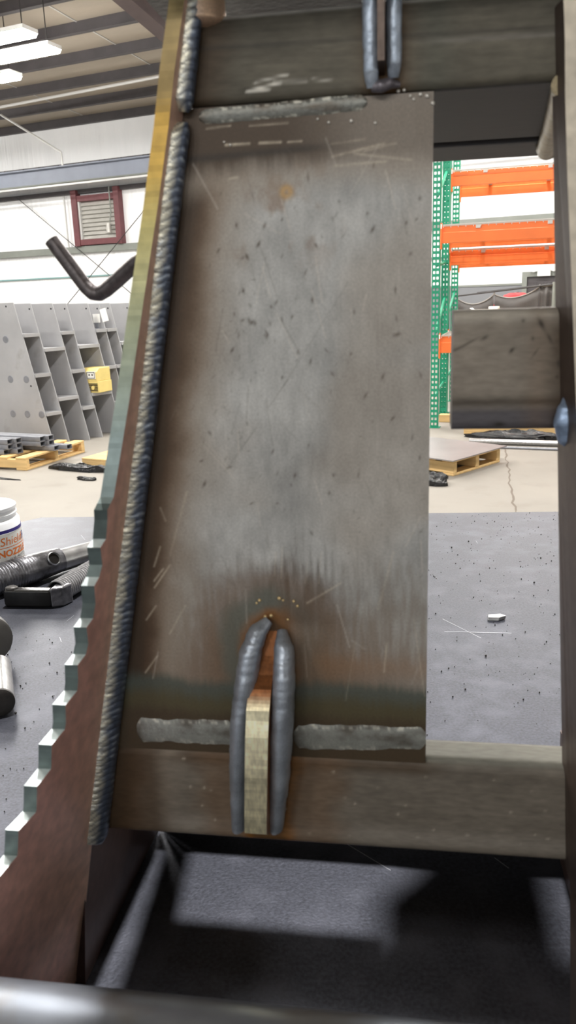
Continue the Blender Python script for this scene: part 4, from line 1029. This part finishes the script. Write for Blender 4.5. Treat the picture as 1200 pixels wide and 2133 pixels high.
# stiffener at the top with its two beads
p = MB().prism([V3(40.6, 0, 435), V3(40.6, 13, 437), V3(40.6, 13, 480), V3(40.6, 0, 480)], (.0026, 0, 0), tuple(lin(64, 54, 48)))
p.build('stiffener', M['ground'], FIX)
GB = lin(128, 136, 146)
blob_path([(38.2, 3, 430.5), (38.0, 4.5, 436), (37.8, 5, 450), (37.8, 5, 480)], [2.2, 2.9, 3.0, 3.0], 'weld_bead', GB, 6, 'bright weld bead left of the top stiffener')
blob_path([(46.2, 3, 433.5), (46.4, 4.5, 438), (46.4, 5, 450), (46.4, 5, 480)], [2.0, 2.8, 2.9, 2.9], 'weld_bead', GB, 7, 'bright weld bead right of the top stiffener')
blob_path([(38.5, 3, 431), (41.5, 4, 430.5), (45, 3.5, 431.5), (48.5, 2, 431)], [2.2, 2.4, 2.0, 1.0], 'weld_bead', lin(84, 80, 84), 8)
for (x, y_, r) in ((830, 190, .7), (855, 200, .6), (876, 197, .8), (890, 200, .9), (905, 215, .8), (862, 207, .6), (782, 256, .7), (732, 252, .8), (685, 255, .6), (662, 248, .5), (842, 188, .6), (480, 302, .6), (467, 296, .5)):
    u_, z_ = px(x, y_); MB().ball(V3(min(u_, 60.8), .25, z_), r / 1000, 10, 6, (1, .7, 1), tuple(lin(172, 168, 160))).build('spatter_bead', M['weld'], FIX, smooth=60)
# bright ground dashes under the top weld are scratches in the scale
# weld under the top tube against the right plate, and the blob on the stub
blob_path([(106.5, 2, 427), (111.5, -30, 427.5), (117.5, -80, 427.5), (122.5, -128, 426), (123.5, -140, 427)], [3.4, 4.6, 5.0, 6.0, 3.5], 'weld_bead', lin(96, 86, 66), 9, None, .9)
blob_path([(106, 6, 448.5), (107.2, 8, 446.5)], [1.2, 1.2], 'weld_bead', lin(160, 156, 150), 10, None, .9)
blob_path([(116.2, 3, 312.5), (115.2, 4.5, 308), (114.8, 5, 303), (116, 4, 297), (118, 2, 293)], [2.6, 4.2, 4.6, 4.0, 2.2], 'weld_bead', lin(112, 126, 146), 12, 'blue grey weld lump at the corner of the tube stub')
blob_path([(112.5, 1, 349), (115, 3, 350), (117, 4, 353), (118, 3, 358)], [1.4, 1.8, 1.8, 1.2], 'weld_bead', lin(176, 172, 164), 13)
# round bar standing on the top tube
p = MB(); seg = 26; n = 30; P = np.zeros((n, seg + 1, 3)); C_ = np.zeros((n, seg + 1, 3))
for i in range(n):
    z = 456.4 + 24 * (i / (n - 1)); q = min(1, (z - 456.4 + .4) / 2.4); r = 9.4 * q ** .45
    for k in range(seg + 1):
        an = 2 * math.pi * k / seg; P[i, k] = (-27.6 + r * math.cos(an), -3.2 + r * math.sin(an), z)
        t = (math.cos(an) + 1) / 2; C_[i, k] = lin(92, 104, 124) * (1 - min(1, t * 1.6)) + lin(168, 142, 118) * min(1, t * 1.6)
p = MB().grid(arr3(P[..., 0], P[..., 1], P[..., 2]), C_)
p.add([tuple(v) for v in arr3(P[0, :seg, 0], P[0, :seg, 1], P[0, :seg, 2])], [tuple(range(seg))], tuple(lin(130, 120, 110)))
p.build('round_bar', M['weld'], FIX, smooth=50)
# base of the fixture: side plates running back on the table, then unseen plates added to shape shadows
for u_, t_ in ((-119, -.005), (150, .006)):
    MB().prism([V3(u_, 7, .3), V3(u_ + (9 if u_ < 0 else -4), 7, 91.5), V3(u_ + (9 if u_ < 0 else -4), -124, 91.5), V3(u_, -124, .3)], (t_, 0, 0), tuple(lin(62, 48, 44))).build('base_plate', M['flame'], FIX)
MB().prism([V3(-128, 110, 74), V3(160, 110, 74), V3(170, 110, .3), V3(-140, 110, .3)], (0, -.005, 0)).build('front_light_blocker', M['dark'], FIX)  # added plate below the view, blocks low light from the camera side
MB().prism([V3(33, -172, 456), V3(33, -211, 456), V3(53, -236, 456), V3(74, -285, 456), V3(128, -285, 456), V3(128, -172, 456)], (0, 0, .004)).build('rear_top_blocker', M['dark'], FIX)  # added unseen plate, outlined to cast the dark patch on the table
MB().prism([V3(-116, -124.5, .3), V3(150, -124.5, .3), V3(150, -124.5, 74), V3(-116, -124.5, 74)], (0, .004, 0)).build('rear_low_blocker', M['dark'], FIX)  # added plate hidden by the bottom tube, blocks low light from behind
MB().prism([V3(-92, -5.2, 200), V3(-104, -166, 200), V3(-86, -166, 200), V3(-78, -106, 200), V3(35, -106, 200), V3(35, -5.2, 200)], (0, 0, .004)).build('rear_mid_blocker', M['dark'], FIX)  # added plate hidden by the panel, cut to shape the table shadow
# round tube across the front
ct = MB().tube([V3(-190, 112.5, 88.5), V3(-60, 112.5, 88.5), V3(60, 112.5, 88.5), V3(240, 112.5, 88.5)], .017, 48).build('cross_tube', M['round'], FIX, smooth=60)
# unseen plate added above the frame to shade the table
MB().prism([V3(-60, -70, 480.5), V3(240, -70, 480.5), V3(240, 60, 480.5), V3(-60, 60, 480.5)], (0, 0, .008)).build('top_light_blocker', M['dark'], FIX)
